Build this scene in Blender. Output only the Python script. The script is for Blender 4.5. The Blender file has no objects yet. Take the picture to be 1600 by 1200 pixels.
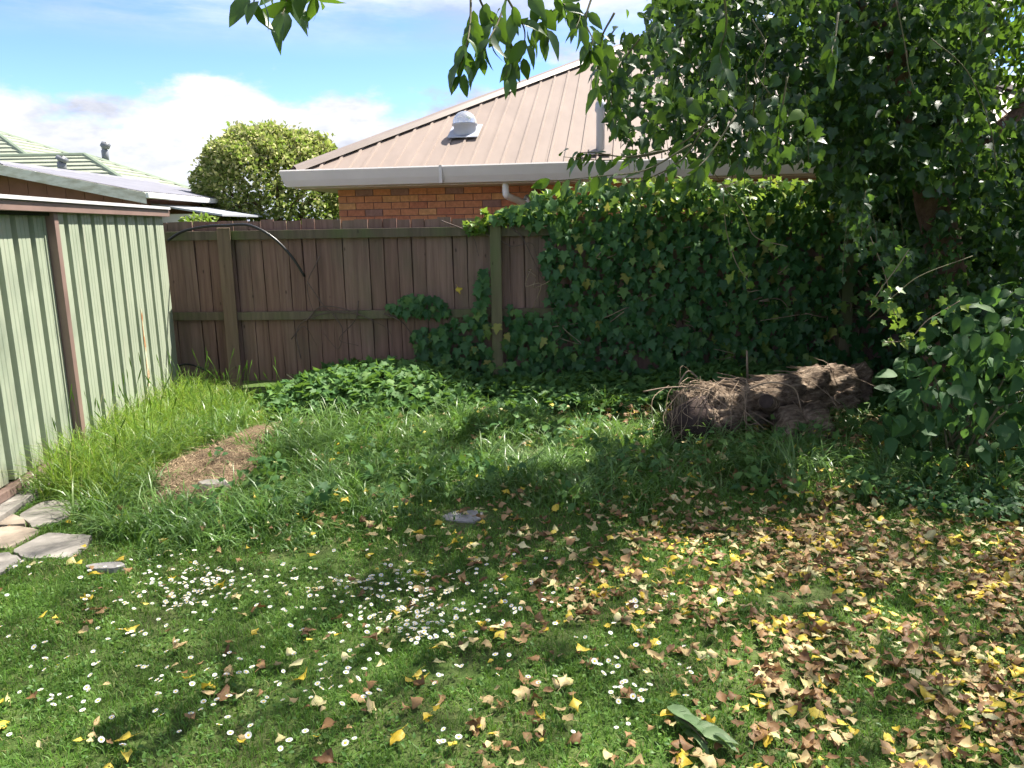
import bpy, bmesh, math, random
import numpy as np
from mathutils import Vector, Matrix
random.seed(7); rng = np.random.default_rng(7)
R = math.radians
scene = bpy.context.scene
C = scene.collection

# ------------------------------------------------------------------ camera
FPX = 1209.0; EYE = 1.70; PITCH = 11.5; ROLL = -1.0
cam_d = bpy.data.cameras.new('camera'); cam = bpy.data.objects.new('camera', cam_d); C.objects.link(cam)
cam_d.sensor_width = 36; cam_d.lens = 36*FPX/1600; cam_d.clip_end = 2000; cam_d.clip_start = 0.05
CM = Matrix.Rotation(R(90-PITCH), 3, 'X') @ Matrix.Rotation(R(ROLL), 3, 'Z')
cam.matrix_world = Matrix.Translation((0, 0, EYE)) @ CM.to_4x4()
scene.camera = cam
# ------------------------------------------------------------------ light
SUN = Vector((0.45, 0.30, 0.84)).normalized()
w = bpy.data.worlds.new('World'); scene.world = w; w.use_nodes = True; w.cycles.sampling_method = 'MANUAL'; w.cycles.sample_map_resolution = 512
nt = w.node_tree; nt.nodes.clear()
def nn(t, **k):
    n = nt.nodes.new(t)
    for a, b in k.items(): setattr(n, a, b)
    return n
L = lambda a, b: nt.links.new(a, b)
def math_n(op, a, b=None, clamp=False):
    n = nn('ShaderNodeMath', operation=op, use_clamp=clamp)
    for i, v in enumerate((a, b)):
        if v is None: continue
        if isinstance(v, (int, float)): n.inputs[i].default_value = v
        else: L(v, n.inputs[i])
    return n.outputs[0]
def smooth(v, a, b):
    n = nn('ShaderNodeMapRange', interpolation_type='SMOOTHSTEP')
    L(v, n.inputs[0]); n.inputs[1].default_value = a; n.inputs[2].default_value = b
    return n.outputs[0]
sky = nn('ShaderNodeTexSky', sky_type='NISHITA', sun_disc=False)
sky.sun_elevation = math.asin(SUN.z); sky.sun_rotation = math.atan2(SUN.x, SUN.y)
sky.air_density = 0.25; sky.dust_density = 0.0; sky.ozone_density = 3.0; sky.altitude = 3000
tc = nn('ShaderNodeTexCoord')
sep = nn('ShaderNodeSeparateXYZ'); L(tc.outputs['Generated'], sep.inputs[0])
def mapped(scale, loc=(0, 0, 0)):
    m = nn('ShaderNodeMapping'); L(tc.outputs['Generated'], m.inputs[0])
    m.inputs['Scale'].default_value = scale; m.inputs['Location'].default_value = loc
    return m.outputs[0]
def noise_n(vec, scale, detail=8, rough=0.55):
    n = nn('ShaderNodeTexNoise'); L(vec, n.inputs['Vector'])
    n.inputs['Scale'].default_value = scale; n.inputs['Detail'].default_value = detail; n.inputs['Roughness'].default_value = rough
    return n.outputs['Fac']
big = noise_n(mapped((1, 1, 1.0), (0.37, 0.1, 0.0)), 2.3, 2)
fine = noise_n(mapped((1, 1, 2.2)), 9.0, 9, 0.6)
top = math_n('ADD', math_n('MULTIPLY', big, 0.30), math_n('MULTIPLY', fine, 0.16))      # lumpy cloud-bank top
edge = math_n('SUBTRACT', math_n('SUBTRACT', top, 0.055), sep.outputs['Z'])
cumul = smooth(edge, -0.006, 0.03)
veil_n = noise_n(mapped((0.7, 0.7, 4.5), (2.1, 0.4, 0.9)), 3.2, 8, 0.62)
veil = math_n('MULTIPLY', smooth(veil_n, 0.33, 0.62), smooth(sep.outputs['Z'], 0.19, 0.27))
mask = math_n('MAXIMUM', math_n('MULTIPLY', cumul, 0.97), math_n('MULTIPLY', veil, 0.85))
shade_n = noise_n(mapped((1, 1, 2.6), (0.3, 0.8, 0.2)), 6.0, 7, 0.6)
cr = nn('ShaderNodeValToRGB'); L(shade_n, cr.inputs[0])
cr.color_ramp.elements[0].position = 0.36; cr.color_ramp.elements[0].color = (0.74, 0.77, 0.88, 1)
cr.color_ramp.elements[1].position = 0.62; cr.color_ramp.elements[1].color = (1.5, 1.48, 1.45, 1)
mix = nn('ShaderNodeMix', data_type='RGBA'); L(mask, mix.inputs['Factor']); L(sky.outputs[0], mix.inputs['A']); L(cr.outputs[0], mix.inputs['B'])
bg = nn('ShaderNodeBackground'); bg.inputs[1].default_value = 0.15; L(mix.outputs['Result'], bg.inputs[0])
out = nn('ShaderNodeOutputWorld'); L(bg.outputs[0], out.inputs[0])
sd = bpy.data.lights.new('sun', 'SUN'); sd.energy = 2.6; sd.angle = R(0.6); sd.color = (1.0, 0.94, 0.84)
so = bpy.data.objects.new('sun', sd); C.objects.link(so); so.rotation_euler = (-SUN).to_track_quat('-Z', 'Y').to_euler(); so.location = (4, 4, 9)
scene.view_settings.view_transform = 'Standard'; scene.view_settings.look = 'None'
scene.view_settings.exposure = 2.6; scene.view_settings.gamma = 1.0
scene.render.engine = 'CYCLES'
scene.cycles.use_denoising = True
scene.cycles.max_bounces = 5; scene.cycles.diffuse_bounces = 3; scene.cycles.glossy_bounces = 1; scene.cycles.transmission_bounces = 4; scene.cycles.transparent_max_bounces = 4
scene.cycles.use_adaptive_sampling = True; scene.cycles.adaptive_threshold = 0.03; scene.cycles.caustics_reflective = False; scene.cycles.caustics_refractive = False

# ------------------------------------------------------------------ helpers
CMn = np.array(CM)
def ray(x, y):
    d = CM @ Vector(((x-800)/FPX, (600-y)/FPX, -1)); return d
def g(x, y, z=0.0):                      # pixel -> point on the level z
    d = ray(x, y); t = (z-EYE)/d.z; return Vector((d.x*t, d.y*t, z))
def at(x, y, Y):                         # pixel -> point at distance Y
    d = ray(x, y); t = Y/d.y; return Vector((d.x*t, Y, EYE+d.z*t))
def at_n(x, y, Y):
    d = np.stack([(x-800)/FPX, (600-y)/FPX, -np.ones_like(x)], -1) @ CMn.T
    t = Y/d[:, 1]; p = d*t[:, None]; p[:, 2] += EYE; return p
def g_n(x, y):
    d = np.stack([(x-800)/FPX, (600-y)/FPX, -np.ones_like(x)], -1) @ CMn.T
    t = -EYE/d[:, 2]; p = d*t[:, None]; p[:, 2] = 0; return p
def proj(P):
    q = (np.asarray(P)-np.array([0, 0, EYE])) @ CMn
    return 800+FPX*q[:, 0]/-q[:, 2], 600-FPX*q[:, 1]/-q[:, 2], -q[:, 2]
def inpoly(px, py, poly):
    r = np.zeros(len(px), bool); n = len(poly)
    for i in range(n):
        x1, y1 = poly[i]; x2, y2 = poly[(i+1) % n]
        if y1 == y2: continue
        c = ((y1 > py) != (y2 > py)) & (px < (x2-x1)*(py-y1)/(y2-y1)+x1); r ^= c
    return r
def samp(poly, n):                       # uniform random pixels of a polygon
    p = np.array(poly, float); lo = p.min(0); hi = p.max(0); X = []; k = 0
    while k < n:
        a = rng.uniform(lo, hi, (n*3, 2)); a = a[inpoly(a[:, 0], a[:, 1], poly)]; X.append(a); k += len(a)
    a = np.concatenate(X)[:n]; return a[:, 0], a[:, 1]
def gh(x, y):                            # lie of the ground
    return 0.018*np.sin(1.7*x+0.6*y)+0.014*np.sin(2.9*y-1.1*x+1)+0.008*np.sin(6.1*x+4.3*y)+0.006*np.sin(9*x-7*y)
def lump(x, y, f=1.0, s=0.0):            # cheap smooth noise about -1..1
    return (np.sin(1.3*f*x+2.1*f*y+s)+np.sin(2.7*f*x-1.6*f*y+2+s*1.3)+np.sin(-3.9*f*x+3.3*f*y+1+s*.7)+np.sin(5.3*f*x+4.7*f*y+s*2))/4

def tag(o, label=None, cat=None, group=None, kind=None):
    if label: o['label'] = label
    if cat: o['category'] = cat
    if group: o['group'] = group
    if kind: o['kind'] = kind
    return o
def link(o, parent=None):
    C.objects.link(o)
    if parent: o.parent = parent
    return o
def empty(name, label, cat, group=None):
    o = bpy.data.objects.new(name, None); C.objects.link(o); return tag(o, label, cat, group)
def raw_mesh(name, V, loops, starts, mat, rnd=None, smooth_f=False):
    me = bpy.data.meshes.new(name)
    me.vertices.add(len(V)); me.vertices.foreach_set('co', np.ascontiguousarray(V, np.float32).ravel())
    me.loops.add(len(loops)); me.loops.foreach_set('vertex_index', np.ascontiguousarray(loops, np.int32))
    me.polygons.add(len(starts)); me.polygons.foreach_set('loop_start', np.ascontiguousarray(starts, np.int32))
    me.polygons.foreach_set('use_smooth', np.full(len(starts), bool(smooth_f)))
    if rnd is not None:
        at_ = me.attributes.new('rnd', 'FLOAT', 'POINT'); at_.data.foreach_set('value', np.ascontiguousarray(rnd, np.float32))
    me.update(calc_edges=True); me.materials.append(mat); return me
def mesh(name, V, F, mat, parent=None, smooth_f=False, rnd=None):
    loops = [i for f in F for i in f]; starts = np.cumsum([0]+[len(f) for f in F[:-1]])
    me = raw_mesh(name, np.array(V, float), loops, starts, mat, None if rnd is None else np.full(len(V), rnd), smooth_f)
    return link(bpy.data.objects.new(name, me), parent)
def boxv(o, a, b, c):                    # corner and three edge vectors
    o, a, b, c = map(Vector, (o, a, b, c))
    V = [o, o+a, o+a+b, o+b, o+c, o+a+c, o+a+b+c, o+b+c]
    F = [(0, 3, 2, 1), (4, 5, 6, 7), (0, 1, 5, 4), (1, 2, 6, 5), (2, 3, 7, 6), (3, 0, 4, 7)]
    if a.cross(b).dot(c) < 0: F = [f[::-1] for f in F]
    return V, F
def box(name, o, a, b, c, mat, parent=None, bevel=0.0):
    V, F = boxv(o, a, b, c); ob = mesh(name, V, F, mat, parent)
    if bevel:
        m = ob.modifiers.new('b', 'BEVEL'); m.width = bevel; m.segments = 2
    return ob
def prism(name, base, ext, mat, parent=None, bevel=0.0):   # polygon swept along ext
    base = [Vector(p) for p in base]; e = Vector(ext); n = len(base)
    V = base+[p+e for p in base]
    nrm = Vector((0, 0, 0))
    for i in range(n): nrm += base[i].cross(base[(i+1) % n])
    F = [tuple(range(n))[::-1], tuple(range(n, 2*n))]+[(i, (i+1) % n, (i+1) % n+n, i+n) for i in range(n)]
    if nrm.dot(e) < 0: F = [f[::-1] for f in F]
    ob = mesh(name, V, F, mat, parent)
    if bevel:
        m = ob.modifiers.new('b', 'BEVEL'); m.width = bevel; m.segments = 2
    return ob
def tube_vf(pts, radii, seg=8, rough=0.0, cap=True, seed=0):
    rr = random.Random(seed); V = []; F = []; pts = [Vector(p) for p in pts]
    up = Vector((0.13, 0.21, 0.97))
    for i, p in enumerate(pts):
        t = (pts[min(i+1, len(pts)-1)]-pts[max(i-1, 0)]).normalized()
        u = t.cross(up)
        if u.length < 0.2: u = t.cross(Vector((1, 0.3, 0)))
        u.normalize(); v = t.cross(u)
        for k in range(seg):
            a = 2*math.pi*k/seg; r = radii[i]*(1+rough*(rr.random()-0.5)*2)
            V.append(p+u*math.cos(a)*r+v*math.sin(a)*r)
    for i in range(len(pts)-1):
        for k in range(seg):
            F.append((i*seg+k, i*seg+(k+1) % seg, (i+1)*seg+(k+1) % seg, (i+1)*seg+k))
    if cap:
        F.append(tuple(range(seg))[::-1]); F.append(tuple(range((len(pts)-1)*seg, len(pts)*seg)))
    return V, F
def tube(name, pts, radii, mat, parent=None, seg=8, rough=0.0, seed=0, sm=True):
    if not hasattr(radii, '__len__'): radii = [radii]*len(pts)
    V, F = tube_vf(pts, radii, seg, rough, True, seed); return mesh(name, V, F, mat, parent, sm)
def spline(pts, n=8):                    # Catmull-Rom through points
    P = [Vector(p) for p in pts]; P = [P[0]*2-P[1]]+P+[P[-1]*2-P[-2]]; o = []
    for i in range(1, len(P)-2):
        for k in range(n):
            t = k/n; a, b, c, d = P[i-1:i+3]
            o.append(0.5*((2*b)+(c-a)*t+(2*a-5*b+4*c-d)*t*t+(3*b-a-3*c+d)*t**3))
    o.append(P[-2]); return o
def joined(name, parts, mat, parent=None, sm=False):
    V = []; F = []
    for v, f in parts:
        k = len(V); V += list(v); F += [tuple(i+k for i in q) for q in f]
    return mesh(name, V, F, mat, parent, sm)

# ------------------------------------------------------------------ materials
MATS = {}
class NB:
    def __init__(s, name):
        s.m = bpy.data.materials.new(name); s.m.use_nodes = True; s.t = s.m.node_tree
        s.b = s.t.nodes['Principled BSDF']; s.o = s.t.nodes['Material Output']
    def n(s, t, **k):
        q = s.t.nodes.new(t)
        for a, b in k.items(): setattr(q, a, b)
        return q
    def l(s, a, b): s.t.links.new(a, b)
    def coord(s, kind='Object', scale=(1, 1, 1)):
        tcn = s.n('ShaderNodeTexCoord'); m = s.n('ShaderNodeMapping'); s.l(tcn.outputs[kind], m.inputs[0]); m.inputs['Scale'].default_value = scale; return m.outputs[0]
    def pos(s, scale=(1, 1, 1)):
        q = s.n('ShaderNodeNewGeometry'); m = s.n('ShaderNodeMapping'); s.l(q.outputs['Position'], m.inputs[0]); m.inputs['Scale'].default_value = scale; return m.outputs[0]
    def noise(s, vec, scale, detail=5, rough=0.6):
        q = s.n('ShaderNodeTexNoise'); s.l(vec, q.inputs['Vector']); q.inputs['Scale'].default_value = scale; q.inputs['Detail'].default_value = detail; q.inputs['Roughness'].default_value = rough; return q.outputs['Fac']
    def ramp(s, f, stops, interp='LINEAR'):
        q = s.n('ShaderNodeValToRGB'); s.l(f, q.inputs[0]); e = q.color_ramp.elements; q.color_ramp.interpolation = interp
        while len(e) < len(stops): e.new(0.5)
        for k, (p, c) in enumerate(stops): e[k].position = p; e[k].color = (*c, 1) if len(c) == 3 else c
        return q.outputs[0]
    def mixc(s, f, a, b, mode='MIX'):
        q = s.n('ShaderNodeMix', data_type='RGBA', blend_type=mode)
        for v, k in ((f, 'Factor'), (a, 'A'), (b, 'B')):
            if isinstance(v, (int, float)): q.inputs[k].default_value = v
            elif isinstance(v, tuple): q.inputs[k].default_value = (*v, 1)
            else: s.l(v, q.inputs[k])
        return q.outputs['Result']
    def bump(s, h, strength=0.4, dist=0.01):
        q = s.n('ShaderNodeBump'); s.l(h, q.inputs['Height']); q.inputs['Strength'].default_value = strength; q.inputs['Distance'].default_value = dist; s.l(q.outputs[0], s.b.inputs['Normal'])
    def col(s, c):
        if isinstance(c, tuple): s.b.inputs['Base Color'].default_value = (*c, 1)
        else: s.l(c, s.b.inputs['Base Color'])
    def rs(s, r, sp=0.5, metal=0.0):
        s.b.inputs['Roughness'].default_value = r; s.b.inputs['Specular IOR Level'].default_value = sp; s.b.inputs['Metallic'].default_value = metal; return s.m
def leafmat(name, stops, trans=0.35, rough=0.45, sp=0.4, tcol=(0.25, 0.42, 0.04), patch=None):
    b = NB(name); a = b.n('ShaderNodeAttribute', attribute_name='rnd'); c = b.ramp(a.outputs['Fac'], stops)
    if patch:
        c = b.mixc(b.ramp(b.noise(b.pos(), patch[0], 3), [(0.42, (0, 0, 0)), (0.62, (1, 1, 1))]), c, b.mixc(patch[2], c, patch[1]))
    else:
        c = b.mixc(b.ramp(b.noise(b.pos(), 40, 3), [(0.3, (0.0,)*3), (0.7, (0.35,)*3)]), c, b.mixc(1.0, c, (0.55, 0.6, 0.55), 'MULTIPLY'))
    b.col(c); b.rs(rough, sp)
    if trans:
        t = b.n('ShaderNodeBsdfTranslucent'); b.l(b.mixc(0.6, c, tcol), t.inputs[0])
        m = b.n('ShaderNodeMixShader'); m.inputs[0].default_value = trans; b.l(b.b.outputs[0], m.inputs[1]); b.l(t.outputs[0], m.inputs[2]); b.l(m.outputs[0], b.o.inputs[0])
    return b.m
def plain(name, c, rough=0.6, sp=0.4, var=0.25, sc=6, bump=0.0, metal=0.0, stretch=(1, 1, 1)):
    b = NB(name); p = b.pos(stretch); n = b.noise(p, sc, 6)
    d = tuple(x*(1-var) for x in c); e = tuple(min(1, x*(1+var*0.6)) for x in c)
    b.col(b.ramp(n, [(0.3, d), (0.7, e)]))
    if bump: b.bump(b.noise(p, sc*6, 4), bump, 0.004)
    return b.rs(rough, sp, metal)

M = {}
# ground: soil with moss and thatch
b = NB('soil'); p = b.pos(); n1 = b.noise(p, 1.6, 4); n2 = b.noise(p, 30, 6)
b.col(b.mixc(b.ramp(n1, [(0.4, (0, 0, 0)), (0.62, (1, 1, 1))]), b.ramp(n2, [(0.3, (0.035, 0.065, 0.015)), (0.7, (0.08, 0.14, 0.03))]), b.ramp(n2, [(0.3, (0.05, 0.06, 0.022)), (0.7, (0.11, 0.13, 0.05))])))
b.bump(n2, 0.8, 0.02); M['soil'] = b.rs(0.95, 0.1)
b = NB('bare_earth'); p = b.pos(); n2 = b.noise(p, 45, 6)
b.col(b.ramp(n2, [(0.25, (0.06, 0.042, 0.028)), (0.75, (0.22, 0.155, 0.10))])); b.bump(n2, 1.0, 0.02); M['earth'] = b.rs(0.95, 0.1)
M['lawn'] = leafmat('lawn_blades', [(0, (0.055, 0.14, 0.016)), (0.5, (0.09, 0.21, 0.025)), (0.9, (0.14, 0.26, 0.04)), (0.98, (0.25, 0.25, 0.09)), (1, (0.34, 0.29, 0.14))], 0.3, 0.5, 0.3, (0.25, 0.45, 0.05), (1.1, (0.11, 0.19, 0.04), 0.5))
M['tuft'] = leafmat('long_grass_blades', [(0, (0.045, 0.115, 0.018)), (0.45, (0.085, 0.185, 0.03)), (0.88, (0.155, 0.255, 0.055)), (0.97, (0.25, 0.25, 0.10)), (1, (0.36, 0.3, 0.16))], 0.3, 0.38, 0.5, (0.25, 0.45, 0.06), (2.2, (0.11, 0.17, 0.07), 0.5))
M['meadow'] = leafmat('shed_side_grass_blades', [(0, (0.09, 0.19, 0.02)), (0.6, (0.16, 0.28, 0.035)), (0.9, (0.24, 0.33, 0.06)), (1, (0.42, 0.36, 0.17))], 0.4, 0.45, 0.4, (0.35, 0.5, 0.05))
M['clover'] = leafmat('lawn_weed_leaves', [(0, (0.05, 0.13, 0.022)), (1, (0.12, 0.225, 0.04))], 0.25, 0.5, 0.3)
M['tree_ivy'] = leafmat('tree_ivy_leaves', [(0, (0.011, 0.038, 0.011)), (0.55, (0.02, 0.06, 0.017)), (0.88, (0.05, 0.12, 0.03)), (1, (0.14, 0.22, 0.045))], 0.25, 0.45, 0.35, (0.25, 0.45, 0.05))  # darker copy of the ivy colours, the tree's deep shade put into them
M['ivy'] = leafmat('ivy_leaves', [(0, (0.022, 0.08, 0.026)), (0.5, (0.046, 0.135, 0.042)), (0.85, (0.085, 0.185, 0.05)), (0.985, (0.14, 0.22, 0.045)), (1, (0.26, 0.25, 0.06))], 0.22, 0.48, 0.3, (0.25, 0.45, 0.05))
M['ivy_new_lit'] = leafmat('young_and_sunlit_ivy_leaves', [(0, (0.06, 0.15, 0.03)), (0.7, (0.14, 0.24, 0.045)), (0.95, (0.3, 0.3, 0.07)), (1, (0.4, 0.22, 0.06))], 0.35, 0.4, 0.45, (0.35, 0.5, 0.05))
M['ivy_ground'] = leafmat('ground_ivy_leaves', [(0, (0.035, 0.10, 0.03)), (0.6, (0.075, 0.16, 0.045)), (1, (0.13, 0.23, 0.06))], 0.25, 0.6, 0.2, (0.25, 0.45, 0.05))
M['crown'] = leafmat('tree_leaves', [(0, (0.018, 0.055, 0.013)), (0.6, (0.036, 0.09, 0.018)), (1, (0.075, 0.15, 0.028))], 0.3, 0.42, 0.45, (0.25, 0.45, 0.03))
M['broad'] = leafmat('broad_shrub_leaves', [(0, (0.022, 0.07, 0.022)), (0.7, (0.042, 0.11, 0.032)), (1, (0.085, 0.17, 0.045))], 0.25, 0.62, 0.25, (0.2, 0.4, 0.06))
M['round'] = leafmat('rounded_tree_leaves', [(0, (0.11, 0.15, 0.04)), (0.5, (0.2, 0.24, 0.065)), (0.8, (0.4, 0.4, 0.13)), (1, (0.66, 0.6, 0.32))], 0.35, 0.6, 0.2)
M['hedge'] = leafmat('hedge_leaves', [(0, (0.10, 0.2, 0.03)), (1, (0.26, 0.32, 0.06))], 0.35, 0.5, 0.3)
M['leaf_brown'] = leafmat('brown_dead_leaf', [(0, (0.12, 0.06, 0.026)), (0.5, (0.215, 0.12, 0.05)), (1, (0.34, 0.215, 0.10))], 0.12, 0.6, 0.3, (0.5, 0.25, 0.1))
M['leaf_tan'] = leafmat('tan_dead_leaf', [(0, (0.38, 0.27, 0.125)), (1, (0.55, 0.44, 0.22))], 0.15, 0.6, 0.3, (0.6, 0.4, 0.2))
M['leaf_yellow'] = leafmat('yellow_dead_leaf', [(0, (0.55, 0.38, 0.03)), (1, (0.66, 0.52, 0.08))], 0.2, 0.5, 0.35, (0.8, 0.6, 0.05))
M['leaf_cream'] = leafmat('cream_dead_leaf', [(0, (0.55, 0.48, 0.2)), (1, (0.66, 0.60, 0.33))], 0.2, 0.55, 0.3, (0.7, 0.6, 0.25))
M['petal'] = plain('daisy_petals', (0.7, 0.7, 0.69), 0.6, 0.2, 0.05)
M['disc'] = plain('daisy_centre', (0.75, 0.5, 0.04), 0.7, 0.2, 0.1)
# weathered boards
def wood(name, c0, c1, moss, amount, zt=None):
    b = NB(name); oi = b.n('ShaderNodeObjectInfo'); p = b.pos((22, 22, 1.1)); n = b.noise(p, 1.0, 7, 0.65); q = b.noise(b.pos((3, 3, 1.4)), 1.0, 5)
    c = b.ramp(n, [(0.25, c0), (0.75, c1)])
    c = b.mixc(b.ramp(oi.outputs['Random'], [(0, (0.0,)*3), (1, (0.5,)*3)]), c, b.mixc(1.0, c, (0.62, 0.5, 0.5), 'MULTIPLY'))
    c = b.mixc(b.ramp(q, [(0.45, (0, 0, 0)), (0.75, (amount,)*3)]), c, moss)
    kn = b.n('ShaderNodeTexVoronoi'); b.l(b.pos((5, 5, 2.2)), kn.inputs['Vector']); kn.inputs['Scale'].default_value = 1.6
    c = b.mixc(b.ramp(kn.outputs['Distance'], [(0.04, (0.7,)*3), (0.10, (0, 0, 0))]), c, (0.035, 0.025, 0.02))
    b.col(c); b.bump(n, 0.5, 0.006); return b.rs(0.8, 0.2)
M['paling'] = wood('stained_palings', (0.12, 0.076, 0.064), (0.31, 0.205, 0.168), (0.13, 0.12, 0.08), 0.55)
M['rail'] = wood('weathered_rail', (0.085, 0.07, 0.05), (0.19, 0.16, 0.115), (0.09, 0.12, 0.04), 0.8)
M['post'] = wood('mossy_post', (0.11, 0.10, 0.06), (0.22, 0.2, 0.12), (0.10, 0.14, 0.05), 0.8)
M['postb'] = wood('brown_post', (0.13, 0.09, 0.065), (0.28, 0.2, 0.14), (0.13, 0.13, 0.07), 0.4)
# shed
b = NB('green_steel'); p = b.pos(); n = b.noise(p, 2.2, 6); f = b.noise(b.pos((8, 8, 1.0)), 2.0, 5)
c = b.ramp(n, [(0.3, (0.26, 0.30, 0.222)), (0.7, (0.33, 0.37, 0.28))])
c = b.mixc(b.ramp(f, [(0.55, (0, 0, 0)), (0.8, (0.5,)*3)]), c, (0.40, 0.38, 0.30))
c = b.mixc(b.ramp(b.noise(p, 55, 2), [(0.74, (0, 0, 0)), (0.78, (0.8,)*3)]), c, (0.6, 0.6, 0.55))
sx = b.n('ShaderNodeSeparateXYZ'); b.l(b.pos(), sx.inputs[0]); zz = b.n('ShaderNodeMath', operation='MULTIPLY_ADD'); b.l(b.noise(b.pos((6, 6, 2.5)), 1.5, 6), zz.inputs[0]); zz.inputs[1].default_value = 0.55; b.l(sx.outputs['Z'], zz.inputs[2])
c = b.mixc(b.ramp(zz.outputs[0], [(0.30, (0.75,)*3), (0.52, (0, 0, 0))]), c, (0.24, 0.22, 0.15))
b.col(c); M['green'] = b.rs(0.42, 0.45)
b = NB('rusty_green_steel'); p = b.pos(); f = b.noise(b.pos((30, 30, 9)), 1.0, 6)
b.col(b.ramp(f, [(0.46, (0.41, 0.47, 0.34)), (0.56, (0.36, 0.18, 0.08)), (0.7, (0.26, 0.11, 0.05))])); M['rust'] = b.rs(0.6, 0.3)
M['brownsteel'] = plain('brown_steel', (0.20, 0.135, 0.115), 0.45, 0.45, 0.15, 4)
M['dark'] = plain('dark_gap', (0.03, 0.035, 0.03), 0.8, 0.2)
M['zinc'] = plain('shed_roof_steel', (0.55, 0.54, 0.55), 0.4, 0.5, 0.12, 5)
M['concrete'] = plain('paving_concrete', (0.27, 0.25, 0.225), 0.9, 0.2, 0.45, 5, 0.5)
M['slabpink'] = plain('pinkish_paving_concrete', (0.32, 0.265, 0.21), 0.9, 0.2, 0.42, 5, 0.5)
M['stone'] = plain('grey_stone', (0.28, 0.265, 0.25), 0.9, 0.2, 0.3, 14, 0.6)
# neighbours
for nm, c in (('brick_a', (0.58, 0.27, 0.135)), ('brick_b', (0.62, 0.34, 0.15)), ('brick_c', (0.5, 0.21, 0.115)), ('brick_d', (0.33, 0.2, 0.16))):
    M[nm] = plain(nm, c, 0.85, 0.2, 0.22, 22, 0.4)
M['mortar'] = plain('mortar', (0.22, 0.14, 0.11), 0.95, 0.1, 0.2, 20)
b = NB('brick_wall_below'); t = b.n('ShaderNodeTexBrick'); b.l(b.coord('Object', (1, 1, 1)), t.inputs[0]); t.inputs['Color1'].default_value = (0.5, 0.19, 0.09, 1); t.inputs['Color2'].default_value = (0.4, 0.15, 0.08, 1); b.col(t.outputs[0]); M['brickwall'] = b.rs(0.9, 0.2)
M['roof'] = plain('beige_roof_steel', (0.25, 0.2, 0.172), 0.55, 0.25, 0.12, 3, 0.0, 0.0, (1, 0.4, 0.4))
M['roofcap'] = plain('beige_roof_cap', (0.22, 0.18, 0.16), 0.45, 0.4, 0.08, 3)
M['gutter'] = plain('offwhite_gutter', (0.62, 0.585, 0.56), 0.4, 0.4, 0.05, 3)
M['soffit'] = plain('soffit_board', (0.62, 0.55, 0.48), 0.7, 0.3, 0.05, 3)
M['white'] = plain('white_paint', (0.78, 0.78, 0.76), 0.45, 0.4, 0.06, 5)
b = NB('mossy_white_paint'); n = b.noise(b.pos((2, 2, 6)), 2, 6); b.col(b.ramp(n, [(0.42, (0.70, 0.68, 0.60)), (0.72, (0.42, 0.38, 0.27))])); M['barge'] = b.rs(0.6, 0.3)
M['corr'] = plain('corrugated_grey', (0.17, 0.17, 0.2), 0.5, 0.4, 0.2, 3)
M['lean'] = plain('lean_to_sheet', (0.34, 0.36, 0.4), 0.4, 0.5, 0.1, 3)
M['gable'] = plain('brown_cladding', (0.24, 0.115, 0.085), 0.8, 0.2, 0.15, 5)
M['tile'] = plain('pale_green_tile', (0.25, 0.275, 0.215), 0.7, 0.3, 0.2, 6)
M['tilecap'] = plain('dark_green_ridge', (0.15, 0.19, 0.14), 0.7, 0.3, 0.15, 6)
M['flue'] = plain('grey_flue', (0.16, 0.17, 0.19), 0.4, 0.5, 0.15, 6)
M['silver'] = plain('silver_dome', (0.75, 0.75, 0.75), 0.18, 0.6, 0.06, 4, 0, 0.85)
M['lead'] = plain('grey_flashing', (0.36, 0.38, 0.44), 0.5, 0.5, 0.1, 8)
M['black'] = plain('black_plastic', (0.012, 0.012, 0.014), 0.35, 0.5, 0.1)
M['pvc'] = plain('white_pvc', (0.76, 0.76, 0.74), 0.35, 0.5, 0.04)
# bark
b = NB('bark'); p = b.pos((9, 9, 3)); n = b.noise(p, 1.4, 8, 0.7); b.col(b.ramp(n, [(0.3, (0.05, 0.03, 0.022)), (0.7, (0.20, 0.12, 0.085))])); b.bump(n, 0.9, 0.03); M['bark'] = b.rs(0.9, 0.2)
b = NB('rotten_log'); p0 = b.n('ShaderNodeVectorRotate', rotation_type='Z_AXIS'); b.l(b.pos(), p0.inputs['Vector']); p0.inputs['Angle'].default_value = -0.48; pm = b.n('ShaderNodeMapping'); b.l(p0.outputs[0], pm.inputs[0]); pm.inputs['Scale'].default_value = (2.6, 17, 17); n = b.noise(pm.outputs[0], 1.3, 9, 0.72); v = b.noise(b.pos(), 5, 5)
c = b.ramp(n, [(0.32, (0.03, 0.022, 0.016)), (0.47, (0.17, 0.125, 0.09)), (0.67, (0.42, 0.33, 0.245))]); c = b.mixc(b.ramp(v, [(0.52, (0, 0, 0)), (0.68, (0.7,)*3)]), c, (0.05, 0.036, 0.028)); b.col(c); b.bump(n, 1.0, 0.05); M['log'] = b.rs(0.95, 0.15)
M['logdark'] = plain('log_end_grain', (0.06, 0.045, 0.04), 0.95, 0.1, 0.5, 14, 0.8)
M['twig'] = plain('dry_stems', (0.30, 0.225, 0.16), 0.85, 0.2, 0.35, 12)
M['twigpale'] = plain('pale_dry_stems', (0.27, 0.2, 0.14), 0.85, 0.2, 0.4, 12)
M['twigdark'] = plain('grey_dead_vine', (0.13, 0.095, 0.085), 0.85, 0.2, 0.3, 12)
M['twiggreen'] = plain('green_twig', (0.11, 0.10, 0.05), 0.7, 0.3, 0.3, 12)
b = NB('straw'); a = b.n('ShaderNodeAttribute', attribute_name='rnd'); b.col(b.ramp(a.outputs['Fac'], [(0, (0.10, 0.065, 0.04)), (0.5, (0.24, 0.165, 0.10)), (1, (0.46, 0.35, 0.22))])); M['straw'] = b.rs(0.8, 0.25)

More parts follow.
